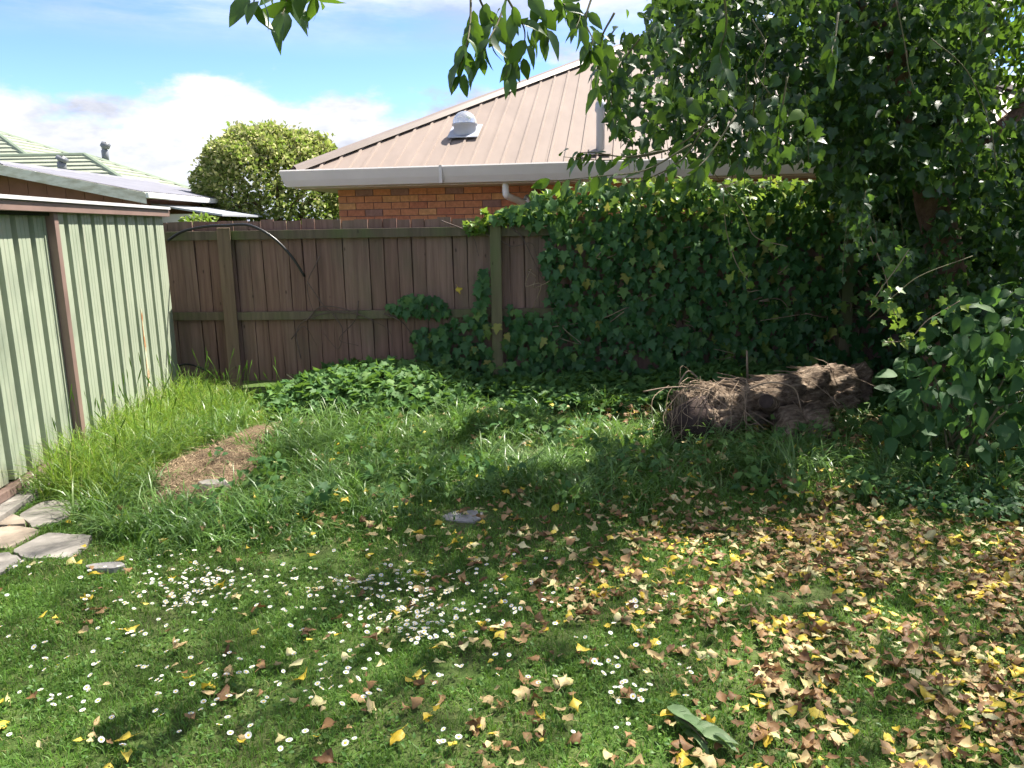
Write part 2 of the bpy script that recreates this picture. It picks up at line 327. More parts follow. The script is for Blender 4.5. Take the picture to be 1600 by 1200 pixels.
# ------------------------------------------------------------------ foliage machinery
def frames(t, n):
    t = t/np.linalg.norm(t, axis=1, keepdims=True)
    n = n-(n*t).sum(1, keepdims=True)*t; n = n/(np.linalg.norm(n, axis=1, keepdims=True)+1e-9)
    return np.stack([np.cross(t, n), t, n], -1)      # columns x, tip, normal
def leaf_shape(outline, fold=0.25, droop=0.3, curl=0.0, twist=0.0):
    """Leaf of half-outline points (x, y) from base to tip, two sides and a midrib."""
    V = []; n = len(outline)
    for x, y in outline:
        for s in (-1, 0, 1):
            z = -droop*y*y+fold*abs(s*x)+curl*(s*x)**2*4+twist*s*x*(y-0.4)
            V.append((s*x, y*(1-0.12*abs(s)*0), z))
    F = []
    for i in range(n-1):
        a = i*3; F += [(a, a+1, a+4, a+3), (a+1, a+2, a+5, a+4)]
    V = np.array(V); return V, F
def ivy_shape(fold, droop, pts=None):
    pts = pts or [(0, 0), (0.18, -0.10), (0.42, 0.02), (0.30, 0.22), (0.58, 0.46), (0.27, 0.50), (0.20, 0.66), (0, 1.0)]
    V = [(0, 0.28, 0)]
    ring = pts+[(-x, y) for x, y in pts[-2:0:-1]]
    for x, y in ring: V.append((x, y, fold*abs(x)-droop*(y-0.3)**2))
    n = len(ring); F = [(0, 1+(i+1) % n, 1+i) for i in range(n)]
    return np.array(V), F
IVY = [ivy_shape(0.25, 0.25), ivy_shape(-0.15, 0.35), ivy_shape(0.1, 0.1), ivy_shape(0.45, 0.4, [(0, 0), (0.22, -0.06), (0.36, 0.1), (0.30, 0.26), (0.44, 0.5), (0.24, 0.55), (0.15, 0.75), (0, 1.05)])]
HEART = [(0, 0), (0.2, -0.08), (0.4, 0.08), (0.42, 0.3), (0.34, 0.5), (0.18, 0.74), (0, 1.0)]
TIVY = IVY+[ivy_shape(0.3, 0.3, HEART), ivy_shape(-0.2, 0.5, HEART), ivy_shape(0.05, 0.6, [(0, 0), (0.2, -0.06), (0.38, 0.12), (0.36, 0.3), (0.42, 0.5), (0.22, 0.64), (0, 1.0)])]
OVAL_O = [(0.0, 0), (0.17, 0.14), (0.27, 0.36), (0.25, 0.6), (0.12, 0.85), (0.0, 1.0)]
OVAL = [leaf_shape(OVAL_O, 0.35, 0.25), leaf_shape(OVAL_O, 0.15, 0.45), leaf_shape(OVAL_O, 0.5, 0.15, 0, 0.5)]
CH_O = [(0.0, 0), (0.14, 0.12), (0.23, 0.34), (0.22, 0.55), (0.1, 0.82), (0.0, 1.0)]
CHERRY = [leaf_shape(CH_O, 0.3, 0.3), leaf_shape(CH_O, 0.15, 0.5), leaf_shape(CH_O, 0.5, 0.2, 0, 0.7)]
BR_O = [(0.0, 0), (0.2, 0.1), (0.31, 0.33), (0.29, 0.56), (0.13, 0.84), (0.0, 1.0)]
BROAD = [leaf_shape(BR_O, 0.2, 0.35), leaf_shape(BR_O, 0.1, 0.2), leaf_shape(BR_O, 0.35, 0.45, 0, 0.3)]
QUAD = [(np.array([(0, 0, 0), (0.32, 0.5, 0.08), (0, 1, -0.1), (-0.32, 0.5, 0.08)]), [(0, 1, 2, 3)])]
def scatter(temps, pos, fr, size, rnd):
    """All copies of the templates as (V, loops, starts, rnd)."""
    idx = rng.integers(0, len(temps), len(pos)); VV = []; LL = []; SS = []; RR = []; vo = lo = 0
    for k, (V, F) in enumerate(temps):
        s = np.where(idx == k)[0]
        if not len(s): continue
        P = np.einsum('nij,vj->nvi', fr[s], V)*size[s][:, None, None]+pos[s][:, None, :]
        fl = np.array([i for f in F for i in f]); fs = np.cumsum([0]+[len(f) for f in F[:-1]])
        nv = len(V); nl = len(fl)
        VV.append(P.reshape(-1, 3)); LL.append((fl[None]+np.arange(len(s))[:, None]*nv+vo).ravel()); SS.append((fs[None]+np.arange(len(s))[:, None]*nl+lo).ravel())
        RR.append(np.repeat(rnd[s], nv)); vo += nv*len(s); lo += nl*len(s)
    return np.concatenate(VV), np.concatenate(LL), np.concatenate(SS), np.concatenate(RR)
def leaf_mass(name, temps, pos, fr, size, rnd, mat, parent=None):
    V, l, s, r = scatter(temps, pos, fr, size, rnd)
    o = link(bpy.data.objects.new(name, raw_mesh(name, V, l, s, mat, r, True)), parent); o['kind'] = 'stuff'; return o
TM = {}
def tmesh(key, temps, k, mat, q):
    kk = (key, k, mat.name, q)
    if kk not in TM:
        V, F = temps[k]; fl = [i for f in F for i in f]; fs = np.cumsum([0]+[len(f) for f in F[:-1]])
        TM[kk] = raw_mesh(key, V, fl, fs, mat, np.full(len(V), q), True)
    return TM[kk]
def leaf_parts(key, temps, pos, fr, size, rnd, mat, parent, name='leaf'):
    for i in range(len(pos)):
        q = round(float(rnd[i])*5)/5
        o = bpy.data.objects.new(name, tmesh(key, temps, int(rng.integers(len(temps))), mat, q))
        m = Matrix(fr[i].tolist()).to_4x4(); m.translation = Vector(pos[i])
        o.matrix_world = m @ Matrix.Scale(float(size[i]), 4); link(o, parent)
def foliage(parent, key, temps, pos, fr, size, rnd, mat, score, n_parts=300, mass_name='foliage'):
    """The n_parts leaves with the highest score become parts, the rest one mass."""
    o = np.argsort(-score); a = o[:n_parts]; c = o[n_parts:]
    leaf_parts(key, temps, pos[a], fr[a], size[a], rnd[a], mat, parent)
    if len(c): leaf_mass(mass_name, temps, pos[c], fr[c], size[c], rnd[c], mat, parent)
def blades(base, h, wd, az, bend, rnd, rows=3):
    """Grass blades: tapered strips that lean and bend over."""
    N = len(base); V = np.zeros((N, rows*2+1, 3)); dirv = np.stack([np.cos(az), np.sin(az), np.zeros(N)], -1); side = np.stack([-np.sin(az), np.cos(az), np.zeros(N)], -1)
    tw = rng.normal(0, 0.7, N); side = side*np.cos(tw)[:, None]+dirv*np.sin(tw)[:, None]
    for r in range(rows+1):
        t = r/rows; a = bend*t; up = h*t*(1-0.32*np.clip(a, 0, 2)*t); outw = h*bend*t*t*0.75
        c = base+dirv*outw[:, None]; c[:, 2] += up
        if r < rows:
            k = wd*(1-0.75*t**1.5)*0.5; V[:, 2*r] = c-side*k[:, None]; V[:, 2*r+1] = c+side*k[:, None]
        else: V[:, 2*rows] = c
    F = []
    for r in range(rows-1): F.append((2*r, 2*r+1, 2*r+3, 2*r+2))
    F.append((2*rows-2, 2*rows-1, 2*rows)); nv = rows*2+1
    fl = np.array([i for f in F for i in f]); fs = np.cumsum([0]+[len(f) for f in F[:-1]])
    return V.reshape(-1, 3), (fl[None]+np.arange(N)[:, None]*nv).ravel(), (fs[None]+np.arange(N)[:, None]*len(fl)).ravel(), np.repeat(rnd, nv)
def unit(n):
    v = rng.normal(0, 1, (n, 3)); return v/np.linalg.norm(v, axis=1, keepdims=True)

# ================================================================== SETTING
def axis(dense_lo, dense_hi, step, far):
    a = list(np.arange(dense_lo, dense_hi+1e-6, step)); s = step; x = dense_hi
    while x < far: s *= 1.6; x += s; a.append(x)
    s = step; x = dense_lo
    while x > -far: s *= 1.6; x -= s; a.insert(0, x)
    return np.array(a)
ax, ay = axis(-5, 6, 0.12, 400), axis(0, 9, 0.12, 400)
GX, GY = np.meshgrid(ax, ay); GZ = gh(GX, GY)-0.02; W = len(ax)
ii, jj = np.meshgrid(np.arange(len(ay)-1), np.arange(W-1), indexing='ij'); k0 = (ii*W+jj).ravel()
fl = np.stack([k0, k0+1, k0+W+1, k0+W], -1)
o = link(bpy.data.objects.new('ground', raw_mesh('ground', np.stack([GX, GY, GZ], -1).reshape(-1, 3), fl.ravel(), np.arange(len(k0))*4, M['soil'], None, True))); tag(o, kind='structure')

def FY(x): return 8.22-0.10*x            # the fence line
fdir = Vector((1, -0.10, 0)).normalized(); fout = Vector((-0.10, -1, 0)).normalized()    # along, towards the camera
# ------------------------------------------------------------------ fence
fence = empty('wooden_fence', 'long dark brown wooden paling fence behind the garden, right part under ivy', 'fence')
x = -4.6; k = 0
while x < 6.4:
    wd = 0.142+random.uniform(-0.004, 0.004); top = 1.795+random.uniform(-0.012, 0.012)-(0.006*x if x < 0 else 0)
    base = Vector((x, FY(x), 0)); th = 0.019; V = []; F = []; n = 7; lean = random.uniform(-0.006, 0.006); dep = random.uniform(0, 0.012); cup = random.uniform(-0.005, 0.009)
    for i in range(n):
        z = 0.06+(top-0.06)*i/(n-1); j1 = random.uniform(-0.004, 0.004); j2 = random.uniform(-0.004, 0.004)
        a = base+fdir*(lean*z+j1)+Vector((0, 0, z+(random.uniform(-.006, .006) if i == n-1 else 0))); c = base+fdir*(wd+lean*z+j2)+Vector((0, 0, z))
        for q, d in ((a, 0), ((a+c)/2, cup), (c, 0)): V.append(q+fout*(dep+d))
        for q in (c, a): V.append(q-fout*(th-dep))
    for i in range(n-1):
        for e in range(5): F.append((i*5+e, i*5+(e+1) % 5, i*5+5+(e+1) % 5, i*5+5+e))
    F += [tuple(range(5))[::-1], tuple(range((n-1)*5, n*5))]
    mesh('paling', V, F, M['paling'], fence); gap = random.uniform(0.004, 0.010)
    V, F = boxv(base+fdir*(wd*0.55)-fout*0.042+Vector((0, 0, 0.06)), fdir*wd*0.9, -fout*0.018, Vector((0, 0, top-0.1))); mesh('back_paling', V, F, M['paling'], fence)
    x += wd+gap; k += 1
post_px = [(357, 0.135, M['postb'], 24, 1.74), (776, 0.115, M['post'], 6, 1.79), (1322, 0.12, M['post'], 5, 1.75)]
posts = []
for pxx, wd, mt, rot, tp in post_px:
    p = at(pxx, 480, 8.1); p = at(pxx, 480, FY(p.x)-0.09); posts.append(p.x)
    m = Matrix.Rotation(R(rot)-0.1, 3, 'Z'); a = m @ Vector((wd, 0, 0)); c = m @ Vector((0, wd, 0))
    o_ = Vector((p.x, FY(p.x)-0.075, -0.1))-a/2-c/2
    ob = box('post', o_, a, c, Vector((0.012*random.uniform(-1, 1), 0, tp+0.1)), mt, fence, 0.006)
# sunlit split face at the top of the brown post
xs = [-4.6]+posts+[6.4]
for z, hh in ((1.655, 0.095), (0.80, 0.09)) :
    for a_, b_ in zip(xs[:-1], xs[1:]):
        g0 = 0.055 if a_ != xs[0] else 0; g1 = 0.055 if b_ != xs[-1] else 0
        pa = Vector((a_+g0, FY(a_+g0), z+random.uniform(-.012, .012)))+fout*0.024; pb = Vector((b_-g1, FY(b_-g1), z+random.uniform(-.012, .012)))+fout*0.024
        box('rail', pa-Vector((0, 0, hh/2)), pb-pa, fout*0.045, Vector((0, 0, hh)), M['rail'], fence, 0.004)

# ------------------------------------------------------------------ garden shed
shed = empty('garden_shed', 'pale green ribbed steel garden shed with brown trim at the left', 'shed')
SA = g(0, 792); SB = Vector((-3.60, FY(-3.6)-0.42, 0))
sdir = (SB-SA).normalized(); sn = Vector((sdir.y, -sdir.x, 0))           # outwards, to the right
if sn.x < 0: sn = -sn
S0 = SB-sdir*5.2
def sp(u, off, z): return S0+sdir*u+sn*off+Vector((0, 0, z))
uj = (g(103, 712)-S0).dot(sdir)           # jamb position along the wall
def ribbed(name, u0, u1, off, z0, z1, pitch, mat, parent):
    prof = [(u0, 0.03)]; u = u0+pitch*0.45
    while u+0.09 < u1:
        prof += [(u, 0.03), (u+0.004, -0.02), (u+0.068, -0.02), (u+0.074, 0.03)]
        f = u+0.074; rem = pitch-0.074
        for q in (0.3, 0.62): prof += [(f+rem*q-0.007, 0.03), (f+rem*q, 0.026), (f+rem*q+0.007, 0.03)]
        u += pitch
    prof = [q for q in prof if q[0] < u1-0.001]+[(u1, 0.03)]
    V = []; F = []
    for z in (z0, z1):
        for u, d in prof: V.append(sp(u, off+d, z))
    n = len(prof)
    for i in range(n-1): F.append((i, i+1, n+i+1, n+i))
    return mesh(name, V, F, mat, parent)
ZT = 1.88
u = uj+0.035
while u < 5.2-0.05:                        # wall sheets of four ribs each
    e = min(u+0.235*4, 5.2); ribbed('wall_sheet', u+0.001, e, 0, 0.09, ZT, 0.235, M['green'], shed); u = e
ur = uj+0.035+0.235*5.03
mesh('rust_streak', [sp(ur+a, 0.0335, z) for a, z in ((0.215, 0.25), (0.275, 0.25), (0.27, 0.6), (0.262, 1.0), (0.235, 1.0), (0.225, 0.6))], [(0, 1, 2, 5), (5, 2, 3, 4)], M['rust'], shed)
# sliding door, set back, with its own ribs
ribbed('door', uj-1.55, uj-0.07, -0.055, 0.10, ZT-0.03, 0.235, M['green'], shed)
box('door_stile', sp(uj-0.075, -0.06, 0.09), sdir*0.035, sn*0.045, Vector((0, 0, ZT-0.12)), M['green'], shed)
box('door_frame', sp(uj-0.032, -0.03, 0.06), sdir*0.064, sn*0.075, Vector((0, 0, ZT-0.08)), M['brownsteel'], shed, 0.003)
box('door_track', sp(uj-2.4, -0.03, ZT-0.045), sdir*2.37, sn*0.045, Vector((0, 0, 0.045)), M['dark'], shed)
box('door_sill', sp(uj-2.4, -0.05, 0.03), sdir*2.36, sn*0.075, Vector((0, 0, 0.055)), M['brownsteel'], shed, 0.003)
box('back_corner_trim', sp(5.2, -0.03, 0.05), sdir*0.012, sn*0.05, Vector((0, 0, ZT-0.05)), M['green'], shed)
mesh('dark_interior_sheet', [sp(0.1, -0.12, 0.03), sp(5.19, -0.12, 0.03), sp(5.19, -0.12, ZT-0.05), sp(0.1, -0.12, ZT-0.05)], [(0, 1, 2, 3)], M['dark'], shed)  # near-black sheet standing in for the dark inside of the shed
mesh('back_wall', [sp(5.2, -0.05, 0.05), sp(5.2, -2.4, 0.05), sp(5.2, -2.4, ZT+0.18), sp(5.2, -0.05, ZT)], [(0, 1, 2, 3)], M['green'], shed)
box('fascia', sp(-0.3, -0.005, ZT-0.02), sdir*5.58, sn*0.085, Vector((0, 0, 0.065)), M['brownsteel'], shed, 0.003)
box('roof', sp(-0.3, -2.5, ZT+0.14), sdir*5.56, sn*2.6+Vector((0, 0, -0.088)), Vector((0, 0, 0.026)), M['zinc'], shed)
o = box('shed_footing', sp(-0.2, -0.2, -0.03), sdir*(uj+0.15), sn*0.33, Vector((0, 0, 0.055)), M['concrete'], None, 0.006); o.parent = shed; o.name = 'footing'

# ------------------------------------------------------------------ paving
paving = bpy.data.objects.new('paving', None); C.objects.link(paving); tag(paving, kind='structure')
slabs = [([(26, 800), (68, 777), (136, 776), (122, 792), (103, 806), (52, 819)], 'concrete'), ([(-40, 822), (30, 817), (66, 824), (14, 851), (-60, 858)], 'slabpink'), ([(16, 857), (72, 829), (142, 833), (132, 852), (112, 868), (38, 869)], 'concrete'), ([(-90, 866), (12, 861), (34, 871), (4, 893), (-110, 906)], 'concrete'), ([(-110, 800), (-20, 795), (24, 800), (44, 815), (-60, 819)], 'slabpink')]
for poly, m in slabs:
    rag = []
    for i_ in range(len(poly)):
        A_, B_ = g(*poly[i_]), g(*poly[(i_+1) % len(poly)])
        for f_ in (0.06, 0.3, 0.55, 0.8): rag.append(A_.lerp(B_, f_)+Vector((random.uniform(-.006, .006), random.uniform(-.008, .008), -0.02)))
    ce = sum(rag, Vector())/len(rag); lift = float(gh(ce.x, ce.y))-0.012
    for v_ in rag: v_.z = lift-0.03
    prism('slab', rag, (random.uniform(-.004, .004), 0, 0.044+random.uniform(0, 0.008)), M[m], paving, 0.002)

# ------------------------------------------------------------------ house next door
house = empty('brick_house', 'orange brick house with beige ribbed steel hip roof behind the fence', 'house')
HT = R(9); ha = Vector((math.cos(HT), -math.sin(HT), 0)); hn = Vector((math.sin(HT), math.cos(HT), 0)); HO = Vector((-2.68, 9.90, 0)); HL = 10.5; HD = 9.2
def hp(u, v, z): return HO+ha*u+hn*v+Vector((0, 0, z))
TP = math.tan(R(27.5)); ZE = 2.40
u0 = 0.06; vr = HD/2
def rise(u): return min(u-0.0, HL-u, vr)
u = 0.1; cover = 0.76
while u < HL-0.3:                          # roof sheets, four ribs each
    prof = []; e = min(u+cover, HL-0.1); q = u
    while q < e-0.05:
        prof += [(q, 0), (q+0.03, 0), (q+0.036, 0.02), (q+0.056, 0.02), (q+0.064, 0)]; q += 0.19
    prof = [r_ for r_ in prof if r_[0] < e-1e-4]+[(e+0.004, 0)]
    V = []; n = len(prof)
    for a, d in prof:
        v1 = max(0.02, rise(a)); V.append(hp(a, 0.0, ZE+d)); V.append(hp(a, v1, ZE+v1*TP+d))
    mesh('roof_sheet', V, [(2*i, 2*i+2, 2*i+3, 2*i+1) for i in range(n-1)], M['roof'], house); u = e
mesh('hip_end', [hp(0, 0, ZE), hp(vr, vr, ZE+vr*TP), hp(0, HD, ZE)], [(0, 1, 2)], M['roof'], house)
mesh('hip_end', [hp(HL, 0, ZE), hp(HL, HD, ZE), hp(HL-vr, vr, ZE+vr*TP)], [(0, 1, 2)], M['roof'], house)
mesh('rear_roof', [hp(0, HD, ZE), hp(vr, vr, ZE+vr*TP), hp(HL-vr, vr, ZE+vr*TP), hp(HL, HD, ZE)], [(0, 1, 2, 3)], M['roof'], house)
def cap(p, q, mt, par, r=0.075, h=0.055, nm='hip_cap'):
    d = (q-p).normalized(); s = d.cross(Vector((0, 0, 1))).normalized()
    V = []
    for c in (p, q): V += [c-s*r*1.7+Vector((0, 0, -0.03)), c-s*r+Vector((0, 0, h*0.55)), c+Vector((0, 0, h)), c+s*r+Vector((0, 0, h*0.55)), c+s*r*1.7+Vector((0, 0, -0.03))]
    return mesh(nm, V, [(i, i+1, i+6, i+5) for i in range(4)], mt, par)
cap(hp(0.02, 0.02, ZE+0.03), hp(vr, vr, ZE+vr*TP+0.03), M['roofcap'], house)
cap(hp(HL, 0, ZE+0.03), hp(HL-vr, vr, ZE+vr*TP+0.03), M['roofcap'], house)
cap(hp(vr, vr, ZE+vr*TP+0.03), hp(HL-vr, vr, ZE+vr*TP+0.03), M['roofcap'], house, nm='ridge_cap')
prof = [(-0.10, 2.425), (-0.112, 2.41), (-0.085, 2.30), (-0.055, 2.225), (0.02, 2.215), (0.02, 2.425)]
def gut(p, q, mt): # gutter with mitred ends, profile pushed out along the wall normal
    V = []; n = len(prof)
    for (uu, vv, du, dv) in (p, q):
        for d, z in prof: V.append(hp(uu+du*-d, vv+dv*-d, z))
    return mesh('gutter', V, [(i, (i+1) % n, n+(i+1) % n, n+i) for i in range(n)]+[tuple(range(n)), tuple(range(2*n-1, n-1, -1))], mt, house)
gut((0, 0, -1, -1), (HL, 0, 1, -1), M['gutter'])
gut((0, HD, -1, 1), (0, 0, -1, -1), M['gutter'])
for ju in (1.9, 4.6, 7.4): box('gutter_joint', hp(ju, -0.116, 2.223), ha*0.035, hn*0.05, Vector((0, 0, 0.205)), M['gutter'], house)
box('soffit', hp(0.02, 0.02, 2.205), ha*(HL-0.04), hn*0.58, Vector((0, 0, 0.008)), M['soffit'], house)
box('soffit', hp(0.02, 0.60, 2.205), ha*0.36, hn*(HD-1.2), Vector((0, 0, 0.008)), M['soffit'], house)
WU, WV = 0.37, 0.56
box('wall', hp(WU+0.012, WV+0.012, 0), ha*(HL-2*WU), hn*(HD-2*WV), Vector((0, 0, 2.2)), M['mortar'], house)
box('lower_wall', hp(WU, WV, 0), ha*(HL-2*WU), hn*0.01, Vector((0, 0, 1.60)), M['brickwall'], house)
bm_ = {}
for nm in 'abcd':
    V, F = boxv((0, 0, 0), ha*0.23, hn*0.1, (0, 0, 0.076)); fl_ = [i for f in F for i in f]
    bm_[nm] = raw_mesh('brick', np.array(V), fl_, np.arange(6)*4, M['brick_'+nm])
for c in range(7):
    z = 1.61+c*0.086; u = WU+(0.12 if c % 2 else 0.0); first = True
    if c % 2:
        box('brick', hp(WU, WV, z), ha*0.11, hn*0.1, Vector((0, 0, 0.076)), M[random.choice(['brick_a', 'brick_c'])], house)
    while u < 7.2:
        ob = bpy.data.objects.new('brick', bm_[random.choices('abcd', (6, 2, 1.5, 0.5))[0]]); link(ob, house); ob.location = hp(u, WV+random.uniform(0, 0.003), z); u += 0.24
# downpipe with its offset, two dark pipes, window
pu = (at(797, 300, 9.9)-HO).dot(ha)
tube('downpipe', spline([hp(pu, 0.08, 2.24), hp(pu, 0.08, 2.12), hp(pu+0.02, 0.12, 2.06), hp(pu+0.17, WV-0.09, 1.98), hp(pu+0.2, WV-0.06, 1.9), hp(pu+0.2, WV-0.06, 0.1)], 5), 0.042, M['pvc'], house, 12)
for d in (0.2, 0.31): box('service_pipe', hp(pu+d+0.06, WV-0.05, 1.2), ha*0.065, hn*0.04, Vector((0, 0, 0.95)), M['black'], house, 0.01)
wu = (at(1105, 285, 9.3)-HO).dot(ha)
wf = box('window', hp(wu, WV-0.03, 1.2), ha*1.7, hn*0.05, Vector((0, 0, 0.98)), M['white'], house)
bg_ = NB('window_glass'); bg_.col((0.05, 0.06, 0.07)); M['glass'] = bg_.rs(0.06, 0.6)
for q in (0.06, 0.9): box('pane', hp(wu+q, WV-0.036, 1.26), ha*0.74, hn*0.01, Vector((0, 0, 0.84)), M['glass'], house)
for o_ in house.children:
    if o_.name.startswith('pane'): o_.parent = wf
# round roof vent on its flashing
def on_roof(px, py):                        # pixel -> (u, v) on the front slope
    d = ray(px, py); nrm = (Vector((0, 0, 1))-hn*TP); P0 = hp(0, 0, ZE); t = (P0-Vector((0, 0, EYE))).dot(nrm)/d.dot(nrm); p = Vector((0, 0, EYE))+d*t; r = p-HO; return r.dot(ha), r.dot(hn)
vu, vv = on_roof(727, 210); rn = (Vector((0, 0, 1))-hn*TP).normalized(); rv = (hn+Vector((0, 0, TP))).normalized(); vc = hp(vu, vv, ZE+vv*TP)+rn*0.034
vent = box('roof_vent', vc-ha*0.20-rv*0.20, ha*0.40, rv*0.42, rn*0.012, M['lead'], house, 0.003)
V = []; F = []; n = 20; rings = [(0.145, 0.0), (0.145, 0.12), (0.165, 0.125), (0.165, 0.15)]
for r_, z in rings: V += [vc+Vector((r_*math.cos(2*math.pi*i/n), r_*math.sin(2*math.pi*i/n), z-0.05)) for i in range(n)]
for j in range(3): F += [(j*n+i, j*n+(i+1) % n, (j+1)*n+(i+1) % n, (j+1)*n+i) for i in range(n)]
mesh('vent_collar', V, F, M['lead'], vent, True)
V = []; F = []; m_ = 7
for j in range(m_):
    a = math.pi/2*j/(m_-1); rr = 0.155*math.cos(a)+0.002
    V += [vc+Vector((rr*math.cos(2*math.pi*i/n), rr*math.sin(2*math.pi*i/n), 0.102+0.155*math.sin(a))) for i in range(n)]
for j in range(m_-1): F += [(j*n+i, j*n+(i+1) % n, (j+1)*n+(i+1) % n, (j+1)*n+i) for i in range(n)]
mesh('vent_dome', V, F, M['silver'], vent, True)
pu2, pv2 = on_roof(938, 238); pc = hp(pu2, pv2, ZE+pv2*TP)
pp = tube('vent_pipe', [pc, pc+Vector((0, 0, 0.45)), pc+Vector((0, 0, 0.47)), pc+Vector((0, 0, 0.56)), pc+Vector((0, 0, 0.6))], [0.05, 0.05, 0.068, 0.06, 0.02], M['lead'], house, 14)
box('pipe_flashing', pc-ha*0.13-rv*0.13+rn*0.024, ha*0.26, rv*0.26, rn*0.01, M['roofcap'], house)

# ------------------------------------------------------------------ outbuilding at left, corrugated roof
garage = empty('outbuilding', 'low outbuilding with grey corrugated roof and mossy white bargeboards beyond the shed', 'outbuilding')
GY0, GY1 = 12.3, 17.8; GXr = -7.87; GXe = -5.62; GZr = 2.79; GZe = 2.30
for s, xe in ((1, GXe), (-1, 2*GXr-GXe)):
    V = []; ys = np.arange(GY0-0.02, GY1, 0.019)
    for y in ys:
        wv = 0.011*math.sin(2*math.pi*y/0.076)
        V += [(GXr, y, GZr+wv), (xe, y, GZe+wv+0.03)]
    mesh('roof_sheet', V, [(2*i, 2*i+1, 2*i+3, 2*i+2) for i in range(len(ys)-1)], M['corr'], garage, True)
    prism('bargeboard', [(GXr, GY0-0.06, GZr-0.005), (xe+0.04*s, GY0-0.06, GZe+0.005), (xe+0.04*s, GY0-0.06, GZe-0.16), (GXr, GY0-0.06, GZr-0.16)], (0, 0.03, 0), M['barge'], garage)
cap(Vector((GXr, GY0-0.03, GZr+0.012)), Vector((GXr, GY1, GZr+0.012)), M['corr'], garage, 0.08, 0.03, 'ridge_cap')
box('gutter', (GXe-0.01, GY0-0.05, GZe-0.075), (0.1, 0, 0), (0, GY1-GY0+0.1, 0), (0, 0, 0.085), M['white'], garage, 0.01)
for i in range(14):                         # gable cladding boards
    a = GXr-2.05+i*0.293; bz = lambda x_: GZr-0.03-abs(x_-GXr)*(GZr-GZe)/(GXe-GXr)
    prism('cladding_board', [(a, GY0+0.3, 0), (a+0.286, GY0+0.3, 0), (a+0.286, GY0+0.3, bz(a+0.286)), (a, GY0+0.3, bz(a))], (0, 0.02, 0), M['gable'], garage)
box('side_wall', (GXe-0.3, GY0+0.33, 0), (0.02, 0, 0), (0, GY1-GY0-0.6, 0), (0, 0, GZe-0.02), M['gable'], garage)
box('lean_to_wall', (GXe-0.2, GY0+0.9, 0), (0.75, 0, 0), (0, 0.05, 0), (0, 0, 2.0), M['white'], garage)
prism('lean_to_roof', [(GXe-0.25, GY0+0.75, 2.17), (GXe+0.9, GY0+0.75, 1.98), (GXe+0.9, GY0+0.75, 1.95), (GXe-0.25, GY0+0.75, 2.14)], (0.25, 4.5, 0), M['lean'], garage)

# ------------------------------------------------------------------ tiled house far left
th_ = empty('tiled_house', 'distant house with pale green tiled hip roof and two dark flues', 'house')
TY = 20.5
def hiproof(x0, x1, y0, y1, ze, zr, par):
    d = (y1-y0)/2; yc = (y0+y1)/2; n = 11
    def ring(t): return [(x0+d*t, y0+d*t), (x1-d*t, y0+d*t), (x1-d*t, y1-d*t), (x0+d*t, y1-d*t)]
    for i in range(n):
        a = ring(i/n); c = ring((i+1)/n*1.0); za = ze+(zr-ze)*i/n+0.05; zc = ze+(zr-ze)*(i+1)/n+0.012
        V = [(*p, za) for p in a]+[(*p, zc) for p in c]+[(*p, za-0.045) for p in a]
        F = [(k_, (k_+1) % 4, 4+(k_+1) % 4, 4+k_) for k_ in range(4)]+[(8+k_, 8+(k_+1) % 4, (k_+1) % 4, k_) for k_ in range(4)]
        mesh('tile_course', V, F, M['tile'], par)
    e = ring(1.0)
    for a_, c_ in (((x0, y0), e[0]), ((x1, y0), e[1]), ((x1, y1), e[2]), ((x0, y1), e[3])): cap(Vector((*a_, ze+0.05)), Vector((*c_, zr+0.03)), M['tilecap'], par, 0.055, 0.045)
    cap(Vector((*e[0], zr+0.03)), Vector((*e[1], zr+0.03)), M['tilecap'], par, 0.055, 0.045, 'ridge_cap')
r1 = at(133, 243, TY); hx1 = r1.x+2.9
hiproof(hx1-12, hx1, TY-2.9, TY+2.9, r1.z-1.25, r1.z, th_)
box('wall', (hx1-11.5, TY-2.4, 0), (11, 0, 0), (0, 4.8, 0), (0, 0, r1.z-1.2), M['white'], th_)
r2 = at(-60, 205, TY+3); hiproof(r2.x-6, r2.x+4.4, TY-0.5, TY+6.5, r2.z-1.5, r2.z, th_)
for px_, ptop, pbot, yy, r_ in ((98, 244, 270, TY-1.2, 0.10), (166, 222, 256, TY+0.4, 0.085)):
    a = at(px_, pbot, yy); c = at(px_, ptop, yy)
    h_ = c.z-a.z
    tube('flue', [a, a+Vector((0, 0, h_*0.62)), a+Vector((0, 0, h_*0.64)), a+Vector((0, 0, h_*0.72)), a+Vector((0, 0, h_*0.76)), c-Vector((0, 0, 0.03)), c], [r_, r_, r_*0.8, r_*0.8, r_*1.35, r_*1.35, r_*0.4], M['flue'], th_, 12)

